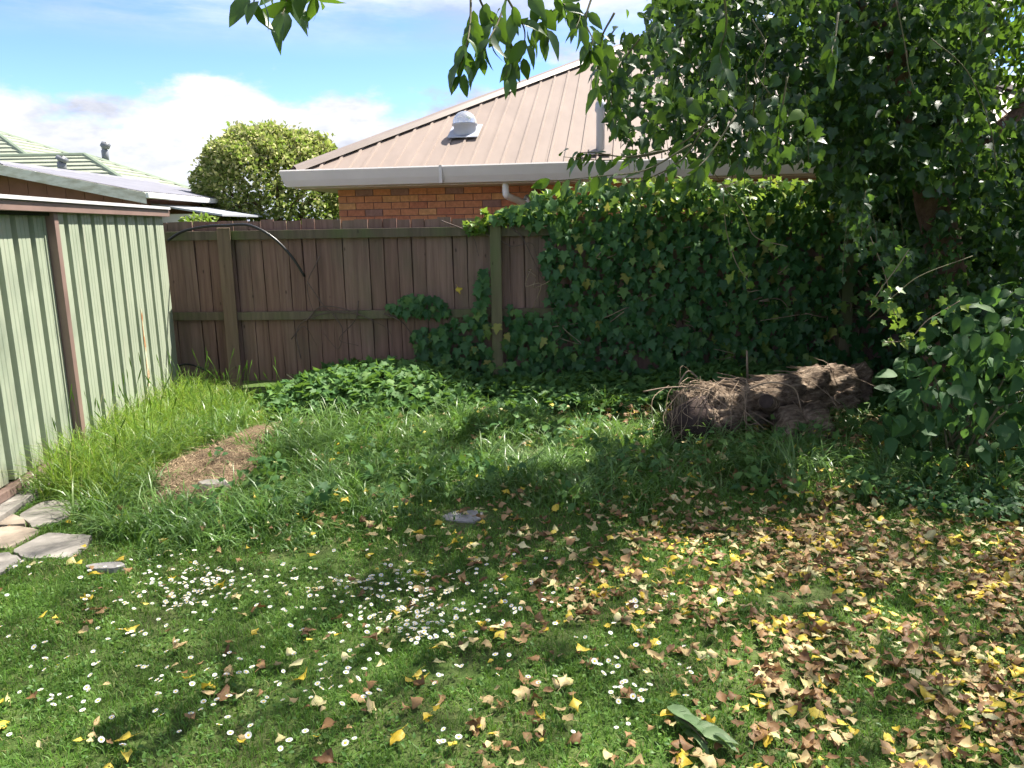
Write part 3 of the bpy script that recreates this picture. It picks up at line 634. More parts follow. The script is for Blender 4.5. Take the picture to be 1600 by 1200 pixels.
# ------------------------------------------------------------------ rounded tree and hedge behind the fence
def ball_tree(name, label, cat, c, rad, n, size, mat, temps, trunk=True, seed=0):
    t = empty(name, label, cat)
    d = unit(n); d[:, 2] = np.where(d[:, 2] < -0.55, -d[:, 2], d[:, 2])
    lumps = 1+0.03*np.sin(4*d[:, 0]+3*d[:, 2]+seed)+0.03*np.sin(7*d[:, 1]-6*d[:, 2])+0.035*np.sin(13*d[:, 0]+9*d[:, 1]+8*d[:, 2])
    r = (1-np.abs(rng.normal(0, 0.10, n)))*lumps; r += np.where(rng.random(n) < 0.10, rng.uniform(0, 0.12, n)*(0.5+0.5*np.sin(23*d[:, 0]+19*d[:, 1])), 0)
    P = np.array(c)+d*np.array(rad)*r[:, None]
    P = P[P[:, 2] > 0.15]; d = d[:len(P)] if False else (P-np.array(c))/np.array(rad)
    tip = d*0.8+unit(len(P))*0.8; nr = unit(len(P))+np.array([0, 0, 0.6])+d*0.7
    leaf_mass('crown', temps, P, frames(tip, nr), rng.uniform(0.7, 1.3, len(P))*size, np.where(rng.random(len(P)) < np.clip(0.12+0.75*d[:, 2], 0.02, 0.7), rng.uniform(0.8, 1, len(P)), rng.random(len(P))*0.7), mat, t)  # upper leaves drawn paler: blossom tint plus sunlit top put into the colour
    if trunk:
        cx, cy, cz = c
        tube('trunk', [(cx, cy, -0.05), (cx+0.05, cy, cz*0.4), (cx, cy+0.05, cz)], [0.16, 0.12, 0.08], M['bark'], t, 10, 0.1)
        for k_ in range(5):
            a = k_*1.25; tube('limb', [(cx, cy, cz*0.5), (cx+rad[0]*0.35*math.cos(a), cy+rad[1]*0.35*math.sin(a), cz+0.1), (cx+rad[0]*0.7*math.cos(a), cy+rad[1]*0.7*math.sin(a), cz+rad[2]*0.3)], [0.07, 0.05, 0.02], M['bark'], t, 6, 0.1)
    return t
bc = at(432, 310, 16.3)
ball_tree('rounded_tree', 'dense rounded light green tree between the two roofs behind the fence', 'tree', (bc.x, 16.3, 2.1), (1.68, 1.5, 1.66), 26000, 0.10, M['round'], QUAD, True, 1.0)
hc = at(308, 338, 9.3)
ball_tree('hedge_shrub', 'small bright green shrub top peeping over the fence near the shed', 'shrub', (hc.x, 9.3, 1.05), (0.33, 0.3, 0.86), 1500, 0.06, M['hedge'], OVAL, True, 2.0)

# ================================================================== GARDEN
# ------------------------------------------------------------------ cherry tree at right, clad in ivy
tree = empty('garden_tree', 'large shady tree at the right, its branches hanging over the lawn', 'tree')
TB = Vector((3.75, 6.55, 0))
trunk_pts = [TB+Vector(v) for v in ((0.05, 0, -0.1), (0, 0, 0.3), (-0.05, -0.02, 0.9), (-0.18, -0.1, 1.45), (-0.42, -0.22, 1.95), (-0.75, -0.4, 2.6), (-1.1, -0.7, 3.4), (-1.4, -1.0, 4.4))]
sp_t = spline(trunk_pts, 4); tr = [0.27-0.245*(i/(len(sp_t)-1))**0.8 for i in range(len(sp_t))]; tr[0] = 0.33
tube('trunk', sp_t, tr, M['bark'], tree, 14, 0.07)
limbs = [[(3.5, 6.4, 1.8), (3.75, 6.6, 2.8), (4.1, 6.7, 4.6), (4.4, 6.7, 6.8), (4.8, 6.8, 9.6)], [(4.1, 6.7, 4.6), (3.4, 6.2, 6.6), (2.4, 6.0, 9.0)], [(4.15, 6.7, 4.8), (5.2, 5.6, 6.8), (6.0, 4.9, 9.2)], [(4.2, 6.7, 5.2), (5.6, 7.6, 7.2), (7.2, 8.2, 9.2)], [(4.2, 6.65, 5.6), (3.6, 7.6, 7.2), (3.0, 8.6, 9.2)], [(3.0, 6.1, 2.7), (2.0, 5.5, 3.6), (1.2, 4.7, 4.0), (0.4, 3.9, 4.1)], [(2.7, 5.8, 3.3), (2.2, 4.8, 4.0), (1.6, 3.8, 4.3), (0.8, 2.9, 4.4)], [(2.9, 6.1, 2.9), (2.4, 6.9, 3.6), (1.8, 7.6, 4.2)], [(3.6, 6.5, 2.1), (4.6, 6.2, 3.0), (5.4, 5.6, 3.9)]]
for k_, l_ in enumerate(limbs):
    q = spline(l_, 5); tube('limb', q, [(0.06 if k_ == 0 else 0.03 if l_[-1][0] < 2 else 0.09 if l_[0][2] < 4 else 0.02)*(1-0.78*i/(len(q)-1)) for i in range(len(q))], M['bark'], tree, 9, 0.08, k_)
beams = [(g(945, 672), 0.34), (g(985, 690), 0.22), (g(900, 690), 0.2), (at(1300, 590, 6.7), 0.16), (at(1255, 600, 6.5), 0.12), (g(1362, 672), 0.22), (g(1180, 1030), 0.12), (g(1110, 925), 0.1), (g(1370, 965), 0.12), (at(1500, 620, 5.0), 0.16), (at(1420, 430, 5.3), 0.15), (at(1180, 380, 7.7), 0.25), (g(760, 650), 0.25), (g(640, 690), 0.3), (g(1100, 850), 0.15), (g(800, 700), 0.28), (g(860, 735), 0.2), (g(740, 750), 0.22), (at(1110, 615, 6.1), 0.18), (at(1190, 610, 6.3), 0.12)]
def shade_keep(P):
    k_ = np.ones(len(P), bool); S = np.array(SUN)
    for c_, r_ in beams:
        d_ = P-np.array(c_); t_ = d_ @ S; k_ &= ~((t_ > 0.25) & (np.linalg.norm(d_-t_[:, None]*S, axis=1) < r_+0.05))
    return k_
# overhead crown in clumps, well above the picture
def crown_cloud(n_cl, per, c, rad, spread):
    P = []
    cen = unit(n_cl)*rng.random((n_cl, 1))**0.4*np.array(rad)+np.array(c)
    for q in cen: P.append(q+rng.normal(0, 1, (per, 3))*np.array(spread))
    return np.concatenate(P)
P = np.concatenate([crown_cloud(1950, 8, (5.3, 7.0, 9.6), (4.3, 3.5, 1.6), (0.3, 0.3, 0.2)), crown_cloud(4, 80, (2.9, 5.9, 4.5), (1.7, 1.4, 0.6), (0.28, 0.28, 0.16)), crown_cloud(24, 90, (4.3, 7.0, 3.6), (1.6, 1.5, 1.7), (0.32, 0.32, 0.25)), crown_cloud(13, 90, (2.8, 7.2, 3.9), (1.5, 1.0, 0.9), (0.28, 0.28, 0.2)), crown_cloud(8, 80, (4.6, 4.9, 4.2), (1.3, 1.2, 0.8), (0.3, 0.3, 0.2))])
px_, py_, dp = proj(P)
inside = (px_ > -60) & (px_ < 1660) & (py_ > -25) & (py_ < 1300) & (dp > 0)
allowed = [(940, -80), (1700, -80), (1700, 420), (1380, 330), (1280, 260), (1180, 200), (1050, 150), (960, 60)]
keep = ~inside | inpoly(px_, py_, allowed)
P = P[keep & (P[:, 2] > 1.6) & shade_keep(P)]
n = len(P); tip = unit(n)*0.8+np.array([0, 0, -0.7]); nr = unit(n)*0.8+np.array([0, 0, 0.8])
fr = frames(tip, nr); sz = np.where(P[:, 2] > 6.3, rng.uniform(0.06, 0.105, n), rng.uniform(0.08, 0.13, n))
leaf_mass('crown', CHERRY, P, fr, sz, rng.random(n), M['crown'], tree)
# leaves at the far right edge, sunlight put into their paler colour range
x_, y_ = samp([(1535, -20), (1720, -20), (1720, 330), (1575, 300), (1600, 180), (1530, 90)], 1500); Y_ = rng.uniform(6.6, 8.2, 1500)
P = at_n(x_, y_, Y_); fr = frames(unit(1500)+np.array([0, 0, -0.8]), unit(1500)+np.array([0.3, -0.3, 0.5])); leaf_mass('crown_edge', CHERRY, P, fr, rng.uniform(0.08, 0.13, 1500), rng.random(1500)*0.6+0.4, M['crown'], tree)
# hanging twigs with long leaves: pixel path, distance
twigs = [([(735, -40), (760, 20), (800, 70), (790, 120)], 3.3, 0.115), ([(735, -40), (735, 30), (728, 75), (715, 120)], 3.3, 0.115), ([(800, -40), (835, 0), (850, 40), (845, 60)], 3.4, 0.115), ([(860, -40), (872, 0), (905, 20), (900, 45)], 3.5, 0.11), ([(800, -30), (780, 30), (765, 60), (750, 95)], 3.35, 0.11), ([(770, -40), (800, 10), (820, 50), (812, 100)], 3.25, 0.11),
         ([(420, -60), (432, -25), (448, 0), (440, 25)], 2.3, 0.115), ([(420, -60), (412, -30), (400, -8), (396, 5)], 2.3, 0.10), ([(430, -60), (470, -30), (486, -18), (494, -6)], 2.35, 0.10),
         ([(1120, 180), (1050, 232), (960, 250), (880, 245)], 4.2, 0.105), ([(1080, 225), (1010, 265), (940, 275), (862, 283)], 4.1, 0.105), ([(1040, 235), (980, 245), (925, 238), (900, 240)], 4.25, 0.09), ([(1100, 200), (1065, 250), (1010, 280), (965, 292)], 4.0, 0.10), ([(1150, 180), (1110, 240), (1090, 262), (1070, 285)], 4.1, 0.10),
         ([(960, 20), (940, 60), (935, 110), (930, 150)], 4.0, 0.10), ([(1000, 60), (965, 110), (955, 160), (960, 200)], 4.3, 0.10), ([(930, -20), (915, 30), (925, 60), (920, 85)], 3.8, 0.10), ([(960, -20), (900, 0), (880, 10), (862, 18)], 3.8, 0.10),
         ([(1130, -20), (1135, 40), (1125, 80), (1130, 110)], 3.6, 0.11), ([(1310, 20), (1305, 60), (1300, 80), (1306, 100)], 3.7, 0.10), ([(1230, 120), (1222, 170), (1215, 220), (1212, 255)], 4.4, 0.10), ([(1180, 150), (1175, 190), (1165, 230), (1150, 262)], 4.4, 0.1)]
LP = []; LT = []; LN = []; LS = []
for k_, (pts, Y, ls) in enumerate(twigs):
    q = spline([at(x0, y0, Y+0.12*math.sin(k_*2.1+i)) for i, (x0, y0) in enumerate(pts)], 6)
    tube('twig', q, [0.006-0.0045*i/(len(q)-1) for i in range(len(q))], M['twiggreen'], tree, 5)
    m_ = 13 if Y > 2.5 else 7
    for i in range(m_):
        f = 0.25+0.75*i/(m_-1); j = min(int(f*(len(q)-1)), len(q)-2); p = q[j].lerp(q[j+1], f*(len(q)-1)-j); t = (q[j+1]-q[j]).normalized()
        s = t.cross(Vector((0, 1, 0))).normalized()*(1 if i % 2 else -1)
        LP.append(p+Vector(rng.normal(0, 0.008, 3))); LT.append(t*0.5+s*0.55+Vector((0, 0, -0.75))+Vector(rng.normal(0, 0.3, 3))); LN.append(Vector((0, -0.5, 0.5))+s*0.2+Vector(rng.normal(0, 0.5, 3))); LS.append(ls*random.uniform(0.65, 1.15))
LP = np.array(LP); n = len(LP); foliage(tree, 'cherry_leaf', CHERRY, LP, frames(np.array(LT), np.array(LN)), np.array(LS), rng.random(n), M['crown'], rng.random(n), 300, 'hanging_leaves')

# ------------------------------------------------------------------ ivy climbing in the tree
tivy = empty('tree_ivy', 'dark curtain of ivy smothering the tree trunk and branches at the right', 'ivy')
vols = [([(1030, -30), (1545, -30), (1555, 120), (1545, 240), (1470, 300), (1380, 330), (1290, 290), (1240, 215), (1130, 180), (1080, 190), (1040, 130), (1000, 60)], 5.2, 7.6, 12500),
        ([(1110, -30), (1540, -30), (1545, 240), (1470, 300), (1380, 325), (1300, 285), (1250, 190), (1160, 150), (1110, 90)], 6.6, 8.0, 7000),
        ([(1360, 250), (1600, 180), (1680, 200), (1700, 560), (1560, 560), (1480, 620), (1420, 560), (1380, 420), (1370, 340)], 5.6, 7.6, 8500),
        ([(1270, 240), (1400, 280), (1430, 330), (1420, 400), (1350, 370), (1290, 310)], 5.4, 6.4, 330),
        ([(935, 40), (1060, 30), (1090, 200), (1040, 240), (990, 215), (960, 200), (925, 120)], 4.3, 5.6, 420),
        ([(1040, 130), (1260, 150), (1290, 240), (1240, 250), (1180, 262), (1130, 240), (1100, 262), (1060, 225)], 4.4, 5.8, 620)]
P = []
for poly, y0, y1, n in vols:
    x_, y_ = samp(poly, n); P.append(at_n(x_, y_, y0+(y1-y0)*rng.random(n)**1.3))
P = np.concatenate(P)
q = P-np.array([TB.x-0.42, TB.y-0.22, 0]); px_, py_, dp = proj(P)
bare = ((px_-1415)/48)**2+((py_-325)/34)**2 < 1
P = P[~(bare & (P[:, 1] < 6.4))]
void = lump(P[:, 0]+0.7*P[:, 1], P[:, 2]*1.3-0.4*P[:, 1], 2.6)+0.35*lump(P[:, 0], P[:, 2], 6.5)
P = P[(rng.random(len(P)) < np.clip(0.72+1.5*void, 0.05, 1)) | (P[:, 1] > 6.9)]; P = P[shade_keep(P)]; n = len(P)
tip = unit(n)*0.8+np.array([0, -0.1, -0.8]); nr = unit(n)*0.9+np.array([0, -0.5, 0.6])
foliage(tivy, 'tree_ivy_leaf', TIVY, P, frames(tip, nr), np.where(P[:, 1] > 6.9, rng.uniform(0.08, 0.13, n), rng.uniform(0.045, 0.10, n)), rng.random(n)**1.5, M['tree_ivy'], -P[:, 1]+rng.normal(0, 0.3, n), 300)
strands = [([(1400, 0), (1412, 60), (1420, 110), (1428, 140)], 4.5), ([(1455, 60), (1510, 110), (1545, 190), (1558, 265)], 5.0), ([(1175, 30), (1196, 70), (1180, 110), (1205, 150)], 4.3), ([(1205, 240), (1203, 262), (1204, 290)], 5.0), ([(1146, 235), (1147, 262), (1142, 285)], 5.0), ([(1520, 400), (1440, 430), (1400, 460), (1355, 500)], 5.2)]
for pts, Y in strands: 
    q = spline([at(x0, y0, Y) for x0, y0 in pts], 6); tube('stem', q, 0.0035, M['twiggreen'], tivy, 5)
LP = []
for k_ in range(46):
    x0 = random.uniform(945, 1270) if k_ < 36 else random.uniform(1290, 1400); y0 = random.uniform(60, 190) if k_ < 36 else random.uniform(280, 340); y1 = y0+random.uniform(60, 130); y1 = min(y1, 300) if x0 < 1270 else y1; Y = random.uniform(4.6, 5.9); dx = random.uniform(-18, 18)
    q = spline([at(x0, y0, Y), at(x0+dx*0.2+random.uniform(-8, 8), y0*0.55+y1*0.45, Y), at(x0+dx, y1, Y)], 7); tube('stem', q, 0.0022, M['twiggreen'], tivy, 4)
    for i in range(int(rng.integers(9, 20))): LP.append(q[int(rng.integers(len(q)))]+Vector(rng.normal(0, 0.022, 3)))
LP = np.array(LP); n = len(LP); leaf_mass('trailing_leaves', TIVY, LP, frames(unit(n)*0.7+np.array([0, 0, -0.8]), unit(n)*0.8+np.array([0, -0.6, 0.5])), rng.uniform(0.03, 0.065, n), rng.random(n), M['tree_ivy'], tivy)
# young shoots hanging lower, brighter
sh = [([(1360, 370), (1380, 420), (1390, 460), (1400, 500)], 5.2), ([(1100, 250), (1160, 330), (1180, 370), (1230, 385)], 5.6), ([(1130, 300), (1135, 360), (1150, 410), (1170, 440)], 5.8), ([(1500, 470), (1450, 500), (1420, 530), (1380, 535)], 5.0), ([(1420, 390), (1400, 420), (1370, 460), (1360, 480)], 5.1)]
LP = []
for pts, Y in sh:
    q = spline([at(x0, y0, Y) for x0, y0 in pts], 6); tube('shoot', q, 0.003, M['twig'], tivy, 5)
    for i in range(22): LP.append(q[int(rng.integers(len(q)))]+Vector(rng.normal(0, 0.05, 3)))
LP = np.array(LP); n = len(LP); leaf_parts('ivy_young', IVY, LP, frames(unit(n)*0.7+np.array([0, 0, -0.7]), unit(n)*0.5+np.array([0, -0.6, 0.6])), rng.uniform(0.045, 0.08, n), rng.random(n)*0.85, M['ivy_new_lit'], tivy)

# ------------------------------------------------------------------ ivy on the fence
fivy = empty('fence_ivy', 'thick green ivy covering the right part of the wooden fence', 'ivy')
poly = [(760, 340), (830, 302), (920, 288), (1080, 285), (1280, 282), (1700, 290), (1700, 620), (1000, 650), (760, 645), (690, 600), (648, 545), (640, 515), (700, 505), (745, 470), (742, 430), (768, 405), (790, 470), (850, 490), (858, 450), (845, 395), (860, 370), (800, 345)]
def on_fence(poly, n, t0, t1):
    x_, y_ = samp(poly, n); d = np.stack([(x_-800)/FPX, (600-y_)/FPX, -np.ones(n)], -1) @ CMn.T
    tt = t0+(t1-t0)*rng.random(n)
    t = (8.22-tt)/(d[:, 1]+0.10*d[:, 0]); p = d*t[:, None]; p[:, 2] += EYE; return p, tt
P1, T1 = on_fence(poly, 6800, 0.03, 0.22)
bump_ = 0.10*lump(P1[:, 0], P1[:, 2], 1.6)
P1[:, 1] -= np.clip(bump_, 0, 1)*T1/0.22
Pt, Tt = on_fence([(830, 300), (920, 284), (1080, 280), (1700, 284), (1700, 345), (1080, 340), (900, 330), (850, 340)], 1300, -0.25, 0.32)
P2, T2 = on_fence([(603, 478), (640, 458), (690, 462), (705, 490), (650, 492), (612, 488)], 70, 0.06, 0.14)
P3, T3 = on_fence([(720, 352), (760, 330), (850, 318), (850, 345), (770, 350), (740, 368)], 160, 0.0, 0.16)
P = np.concatenate([P1, P2]); T = np.concatenate([T1, T2])
ok = P[:, 2] > 0.02
# the two posts stay bare
px_, py_, dp = proj(P)
ok &= ~((np.abs(px_-776) < 13) & (py_ > 340) & (py_ < 565) & (rng.random(len(P)) < 0.93))
ok &= ~((np.abs(px_-1322) < 11) & (py_ > 370) & (py_ < 505) & (rng.random(len(P)) < 0.85))
thin = (px_ > 1335) & (px_ < 1440) & (py_ > 370) & (py_ < 560); ok &= ~(thin & (rng.random(len(P)) < 0.6))
P = P[ok]; T = T[ok]; n = len(P)
tip = unit(n)*0.4+np.array([0, -0.2, -1.0]); nr = unit(n)*0.45+np.array([0, -0.9, 0.4])
foliage(fivy, 'ivy_leaf', IVY, P, frames(tip, nr), rng.uniform(0.065, 0.125, n), rng.random(n)**1.2, M['ivy'], T+rng.normal(0, 0.03, n), 300)
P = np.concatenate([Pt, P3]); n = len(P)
leaf_mass('sun_tinted_top_growth', IVY, P, frames(unit(n)*0.8+np.array([0, -0.3, -0.1]), unit(n)*0.6+np.array([0, -0.2, 0.8])), rng.uniform(0.055, 0.10, n), rng.random(n), M['ivy_new_lit'], fivy)  # paler leaf material puts the sunlight into the top growth's colour
for k_ in range(26):                        # woody stems
    x0 = random.uniform(800, 1400); y0 = random.uniform(360, 560); q = []
    for i in range(5): a, _ = None, None; q.append(at(x0+i*random.uniform(-14, 18), y0+i*random.uniform(-2, 18), FY(0.0)-0.1*at(x0, y0, 8).x-random.uniform(0.05, 0.24)))
    tube('stem', spline(q, 4), 0.006*random.uniform(0.5, 1.1), M['twig'], fivy, 5)

# ------------------------------------------------------------------ ivy spreading on the ground below the fence
givy = empty('ground_ivy', 'low mound of ivy spreading over the ground at the foot of the fence', 'ivy')
def mound(x, y, cx, cy, rx, ry, h): return h*np.clip(1-((x-cx)/rx)**2-((y-cy)/ry)**2, 0, 1)
def ih(x, y): return np.maximum.reduce([mound(x, y, -1.25, 7.65, 1.4, 1.0, 0.36), mound(x, y, 0.4, 7.7, 1.6, 0.9, 0.22), mound(x, y, 2.4, 7.6, 2.0, 0.8, 0.25), mound(x, y, 4.2, 7.0, 1.8, 1.0, 0.25)])
n = 9000; x_ = rng.uniform(-2.7, 5.2, n); y_ = FY(x_)-0.03-rng.random(n)**0.9*1.5; z_ = ih(x_, y_); ok = (z_ > 0.03+0.05*rng.random(n)); x_, y_, z_ = x_[ok], y_[ok], z_[ok]; n = len(x_)
P = np.stack([x_, y_, z_*(0.75+0.3*rng.random(n))+gh(x_, y_)+0.02*lump(x_, y_, 4)], -1)
tip = unit(n)*0.8+np.array([0, -0.5, -0.15]); nr = unit(n)*0.4+np.array([0, -0.25, 0.9]); rnd = rng.random(n)
left = x_ < -0.5
foliage(givy, 'ground_ivy_leaf', IVY, P, frames(tip, nr), rng.uniform(0.06, 0.11, n), np.clip(rnd*0.8+np.where(left, 0.2, 0), 0, 1), M['ivy_ground'], -np.abs(x_+0.8)-y_*0.5+rng.normal(0, 0.5, n), 300)  # left mound shifted to paler leaves, its sunlight put into the colour

# ------------------------------------------------------------------ dead vine on the fence, hoses
dv = empty('dead_vine', 'leafless grey vine stems clinging to the middle of the brown fence', 'vine')
for k_, pts in enumerate([[(690, 345), (735, 365), (748, 400)], [(470, 560), (463, 520), (478, 500), (520, 488), (560, 492), (590, 505)], [(480, 500), (500, 480), (535, 482), (580, 500), (610, 520), (612, 560)], [(520, 490), (535, 515), (528, 545), (505, 520)], [(455, 530), (475, 510), (495, 540)], [(560, 470), (555, 500), (530, 530), (560, 540)], [(600, 490), (630, 505), (650, 540), (645, 570)], [(480, 440), (500, 470), (515, 485), (540, 490)], [(500, 400), (480, 445), (490, 490)], [(740, 360), (775, 372), (800, 385), (830, 380), (838, 400)], [(790, 350), (815, 370), (835, 410), (850, 440)]]):
    q = spline([at(x0, y0, FY(at(x0, y0, 8.1).x)-0.085) for x0, y0 in pts], 6); tube('stem', q, [0.0075-0.005*i/(len(q)-1) for i in range(len(q))], M['twigdark'], dv, 5)
def fpt(x0, y0, off): return at(x0, y0, FY(at(x0, y0, 8.1).x)-off)
q = spline([fpt(262, 376, 0.14), fpt(285, 362, 0.14), fpt(320, 354, 0.15), fpt(355, 352, 0.17), fpt(390, 352, 0.17), fpt(425, 370, 0.16), fpt(455, 400, 0.12), fpt(476, 432, 0.07)], 6)
tag(tube('black_pipe', q, 0.014, M['black'], None, 8), 'thin black plastic pipe arching over the fence rail beside the shed', 'pipe')
q = spline([fpt(270, 575, 0.12), fpt(290, 569, 0.14), fpt(312, 574, 0.14), fpt(332, 586, 0.12), fpt(340, 600, 0.1)], 6)
tag(tube('black_hose', q, 0.011, M['black'], None, 8), 'short black hose low on the fence behind the tall grass', 'hose')

# ------------------------------------------------------------------ log
log = empty('rotten_log', 'rotting dark log with branch stubs lying in front of the ivy', 'log')
La = at(1082, 662, 6.15); Lb = at(1328, 616, 6.9)
def log_mesh(pts, radii, seg, amp, seed):
    V, F = tube_vf(pts, radii, seg, 0.0, False, seed); V = np.array([tuple(v) for v in V]); n = len(pts)
    cen = np.repeat(np.array([tuple(p) for p in pts]), seg, 0); d = V-cen; ang = np.tile(np.arange(seg)*2*math.pi/seg, n); al = np.repeat(np.arange(n), seg)/n
    wob = ang+0.5*np.sin(6*al+seed)+0.25*np.sin(17*al+2*seed)
    ridge = np.abs(np.sin(6.5*wob+0.8*np.sin(9*al)))-0.5+0.6*(np.abs(np.sin(11*wob+1.5*np.sin(13*al+seed)))-0.5)
    k_ = 1+amp*(0.5*np.sin(3*ang+5*al+seed)+0.35*np.sin(2*ang+17*al)+0.55*ridge+rng.normal(0, 0.14, len(V)))
    V = cen+d*k_[:, None]
    F += [tuple(range(seg))[::-1], tuple(range((n-1)*seg, n*seg))]
    return [tuple(v) for v in V], F
q = spline([La, La.lerp(Lb, 0.12)+Vector((0, 0, 0.07)), La.lerp(Lb, 0.35)+Vector((0, 0, 0.06)), La.lerp(Lb, 0.65)+Vector((0.0, 0, 0.05)), La.lerp(Lb, 0.9)+Vector((0, 0, 0.03)), Lb+Vector((0.08, 0, -0.02))], 14)
rr = [0.17]+[0.235+0.02*math.sin(i*0.6) for i in range(1, len(q)-3)]+[0.2, 0.15, 0.08]
rr = [r_*(0.9 if 12 < i < 26 else 1.0)*1.02 for i, r_ in enumerate(rr)]
V, F = log_mesh(q, rr, 64, 0.23, 1.0); mesh('trunk_section', V, F, M['log'], log, True)
h0 = at(1072, 665, 5.99); V, F = log_mesh([h0+Vector((-0.1, -0.03, -0.01)), h0+Vector((-0.06, -0.01, 0)), h0+Vector((0.12, 0.1, 0.02)), h0+Vector((0.3, 0.22, 0.07))], [0.05, 0.15, 0.185, 0.16], 20, 0.16, 3.0); mesh('broken_end', V, F, M['logdark'], log, True)
for pts, r0, r1 in ([[(1205, 640, 6.35), (1202, 632, 6.15), (1197, 627, 5.95)], 0.085, 0.062], [[(1150, 640, 6.2), (1138, 660, 5.98), (1132, 672, 5.9)], 0.10, 0.08]):
    q = spline([at(*p) for p in pts], 3); V, F = log_mesh(q, [r0+(r1-r0)*i/(len(q)-1) for i in range(len(q))], 16, 0.06, 2.0); st = mesh('branch_stub', V, F, M['log'], log, True)
    d = (q[-1]-q[-2]).normalized(); V, F = tube_vf([q[-1]-d*0.005, q[-1]+d*0.006], [r1*0.9, r1*0.86], 16); mesh('cut_end', V, F, M['logdark'], st)
q = spline([at(1232, 708, 5.72), at(1235, 690, 5.85), at(1232, 668, 6.05), at(1225, 650, 6.25)], 4); V, F = log_mesh(q, [0.09]+[0.135]*(len(q)-2)+[0.12], 18, 0.2, 5.0); mesh('broken_branch', V, F, M['log'], log, True)
q = spline([at(1290, 690, 5.95), at(1275, 668, 6.1), at(1268, 640, 6.4)], 4); V, F = log_mesh(q, [0.08]+[0.12]*(len(q)-2)+[0.1], 16, 0.22, 6.0); mesh('broken_branch', V, F, M['log'], log, True)
tang = empty('dry_stem_tangle', 'tangle of dry pale stems draped over the left end of the log', 'dead stems')
parts = []
for k_ in range(48):                       # draped over the near end
    x0 = rng.normal(1105, 30); s = rng.choice([-1, 1], p=[0.6, 0.4]); Y = 5.95+0.25*random.random()
    a = at(x0, 600+0.0016*(x0-1110)**2+rng.normal(0, 6), Y+0.15); e = at(x0+s*random.uniform(10, 60), random.uniform(650, 715), Y-0.17); m1 = a.lerp(e, 0.35)+Vector((s*0.05, -0.09, 0.07+0.05*random.random()))+Vector(rng.normal(0, 0.035, 3)); m2 = a.lerp(e, 0.72)+Vector(rng.normal(0, 0.05, 3))+Vector((0, -0.06, 0.02))
    q = spline([a, m1, m2, e+Vector(rng.normal(0, 0.05, 3))], 5); th = random.uniform(0.0014, 0.0034); parts.append(tube_vf(q, [th]*len(q), 4, 0, False))
for k_ in range(30):                        # along its top and right end
    f = random.random(); c = La.lerp(Lb, f)+Vector((0, -0.05, 0.27)); d = Vector(rng.normal(0, 0.16, 3)); d.z = -abs(d.z)*1.1
    q = spline([c-d*0.3+Vector((-0.15, 0, 0)), c+Vector((0, -0.06, 0.02)), c+d+Vector((0.1, -0.14, -0.06))], 4); parts.append(tube_vf(q, [0.0032]*len(q), 4, 0, False))
o = joined('stems', parts, M['twigpale'], tang); o['kind'] = 'stuff'
for pts in ([(1005, 612), (1040, 606), (1080, 605), (1115, 612)], [(1060, 600), (1075, 580), (1090, 590)], [(1160, 612), (1200, 598), (1240, 606), (1252, 640)]):
    q = spline([at(x0, y0, 6.0) for x0, y0 in pts], 6); tube('runner', q, 0.006, M['twig'], tang, 5)
tag(tube('upright_stick', [at(1168, 592, 7.0), at(1167, 548, 7.0)], [0.013, 0.009], M['twig'], None, 6), 'thin pale stick standing upright behind the log', 'stick')

# ------------------------------------------------------------------ broad-leaved shrub at right
shrub = empty('broad_leaf_shrub', 'dark green broad-leaved shrub at the right edge beside the log', 'shrub')
poly = [(1372, 665), (1400, 610), (1395, 570), (1440, 520), (1480, 470), (1560, 440), (1720, 430), (1740, 760), (1640, 800), (1560, 770), (1480, 760), (1420, 720), (1375, 690)]
n = 1900; x_, y_ = samp(poly, n); Y_ = 4.75+1.2*rng.random(n)**1.2; P = at_n(x_, y_, Y_); cl = lump(P[:, 0]*1.3+P[:, 1], P[:, 2]*1.5, 3.0, 2); P = P[(P[:, 2] > 0.03) & (rng.random(len(P)) < np.clip(0.65+1.3*cl, 0.1, 1)*np.clip(1.25-(P[:, 2]-0.75)*1.1, 0.25, 1))]; n = len(P)
tip = unit(n)*0.75+np.array([-0.25, -0.3, -0.5]); nr = unit(n)*0.55+np.array([-0.1, -0.4, 0.8])
foliage(shrub, 'broad_leaf', BROAD, P, frames(tip, nr), rng.uniform(0.06, 0.155, n), rng.random(n), M['broad'], -P[:, 1]+rng.normal(0, 0.15, n), 300)
sb = g(1540, 770); sb.y += 0.4
for k_ in range(14):
    e = at(random.uniform(1400, 1640), random.uniform(500, 700), random.uniform(4.9, 5.8)); b0 = sb+Vector((random.uniform(-.15, .15), random.uniform(-.15, .15), 0)); q = spline([b0, b0.lerp(e, 0.5)+Vector((0, 0, 0.15)), e], 5)
    tube('stem', q, [0.011-0.007*i/(len(q)-1) for i in range(len(q))], M['twiggreen'], shrub, 6)

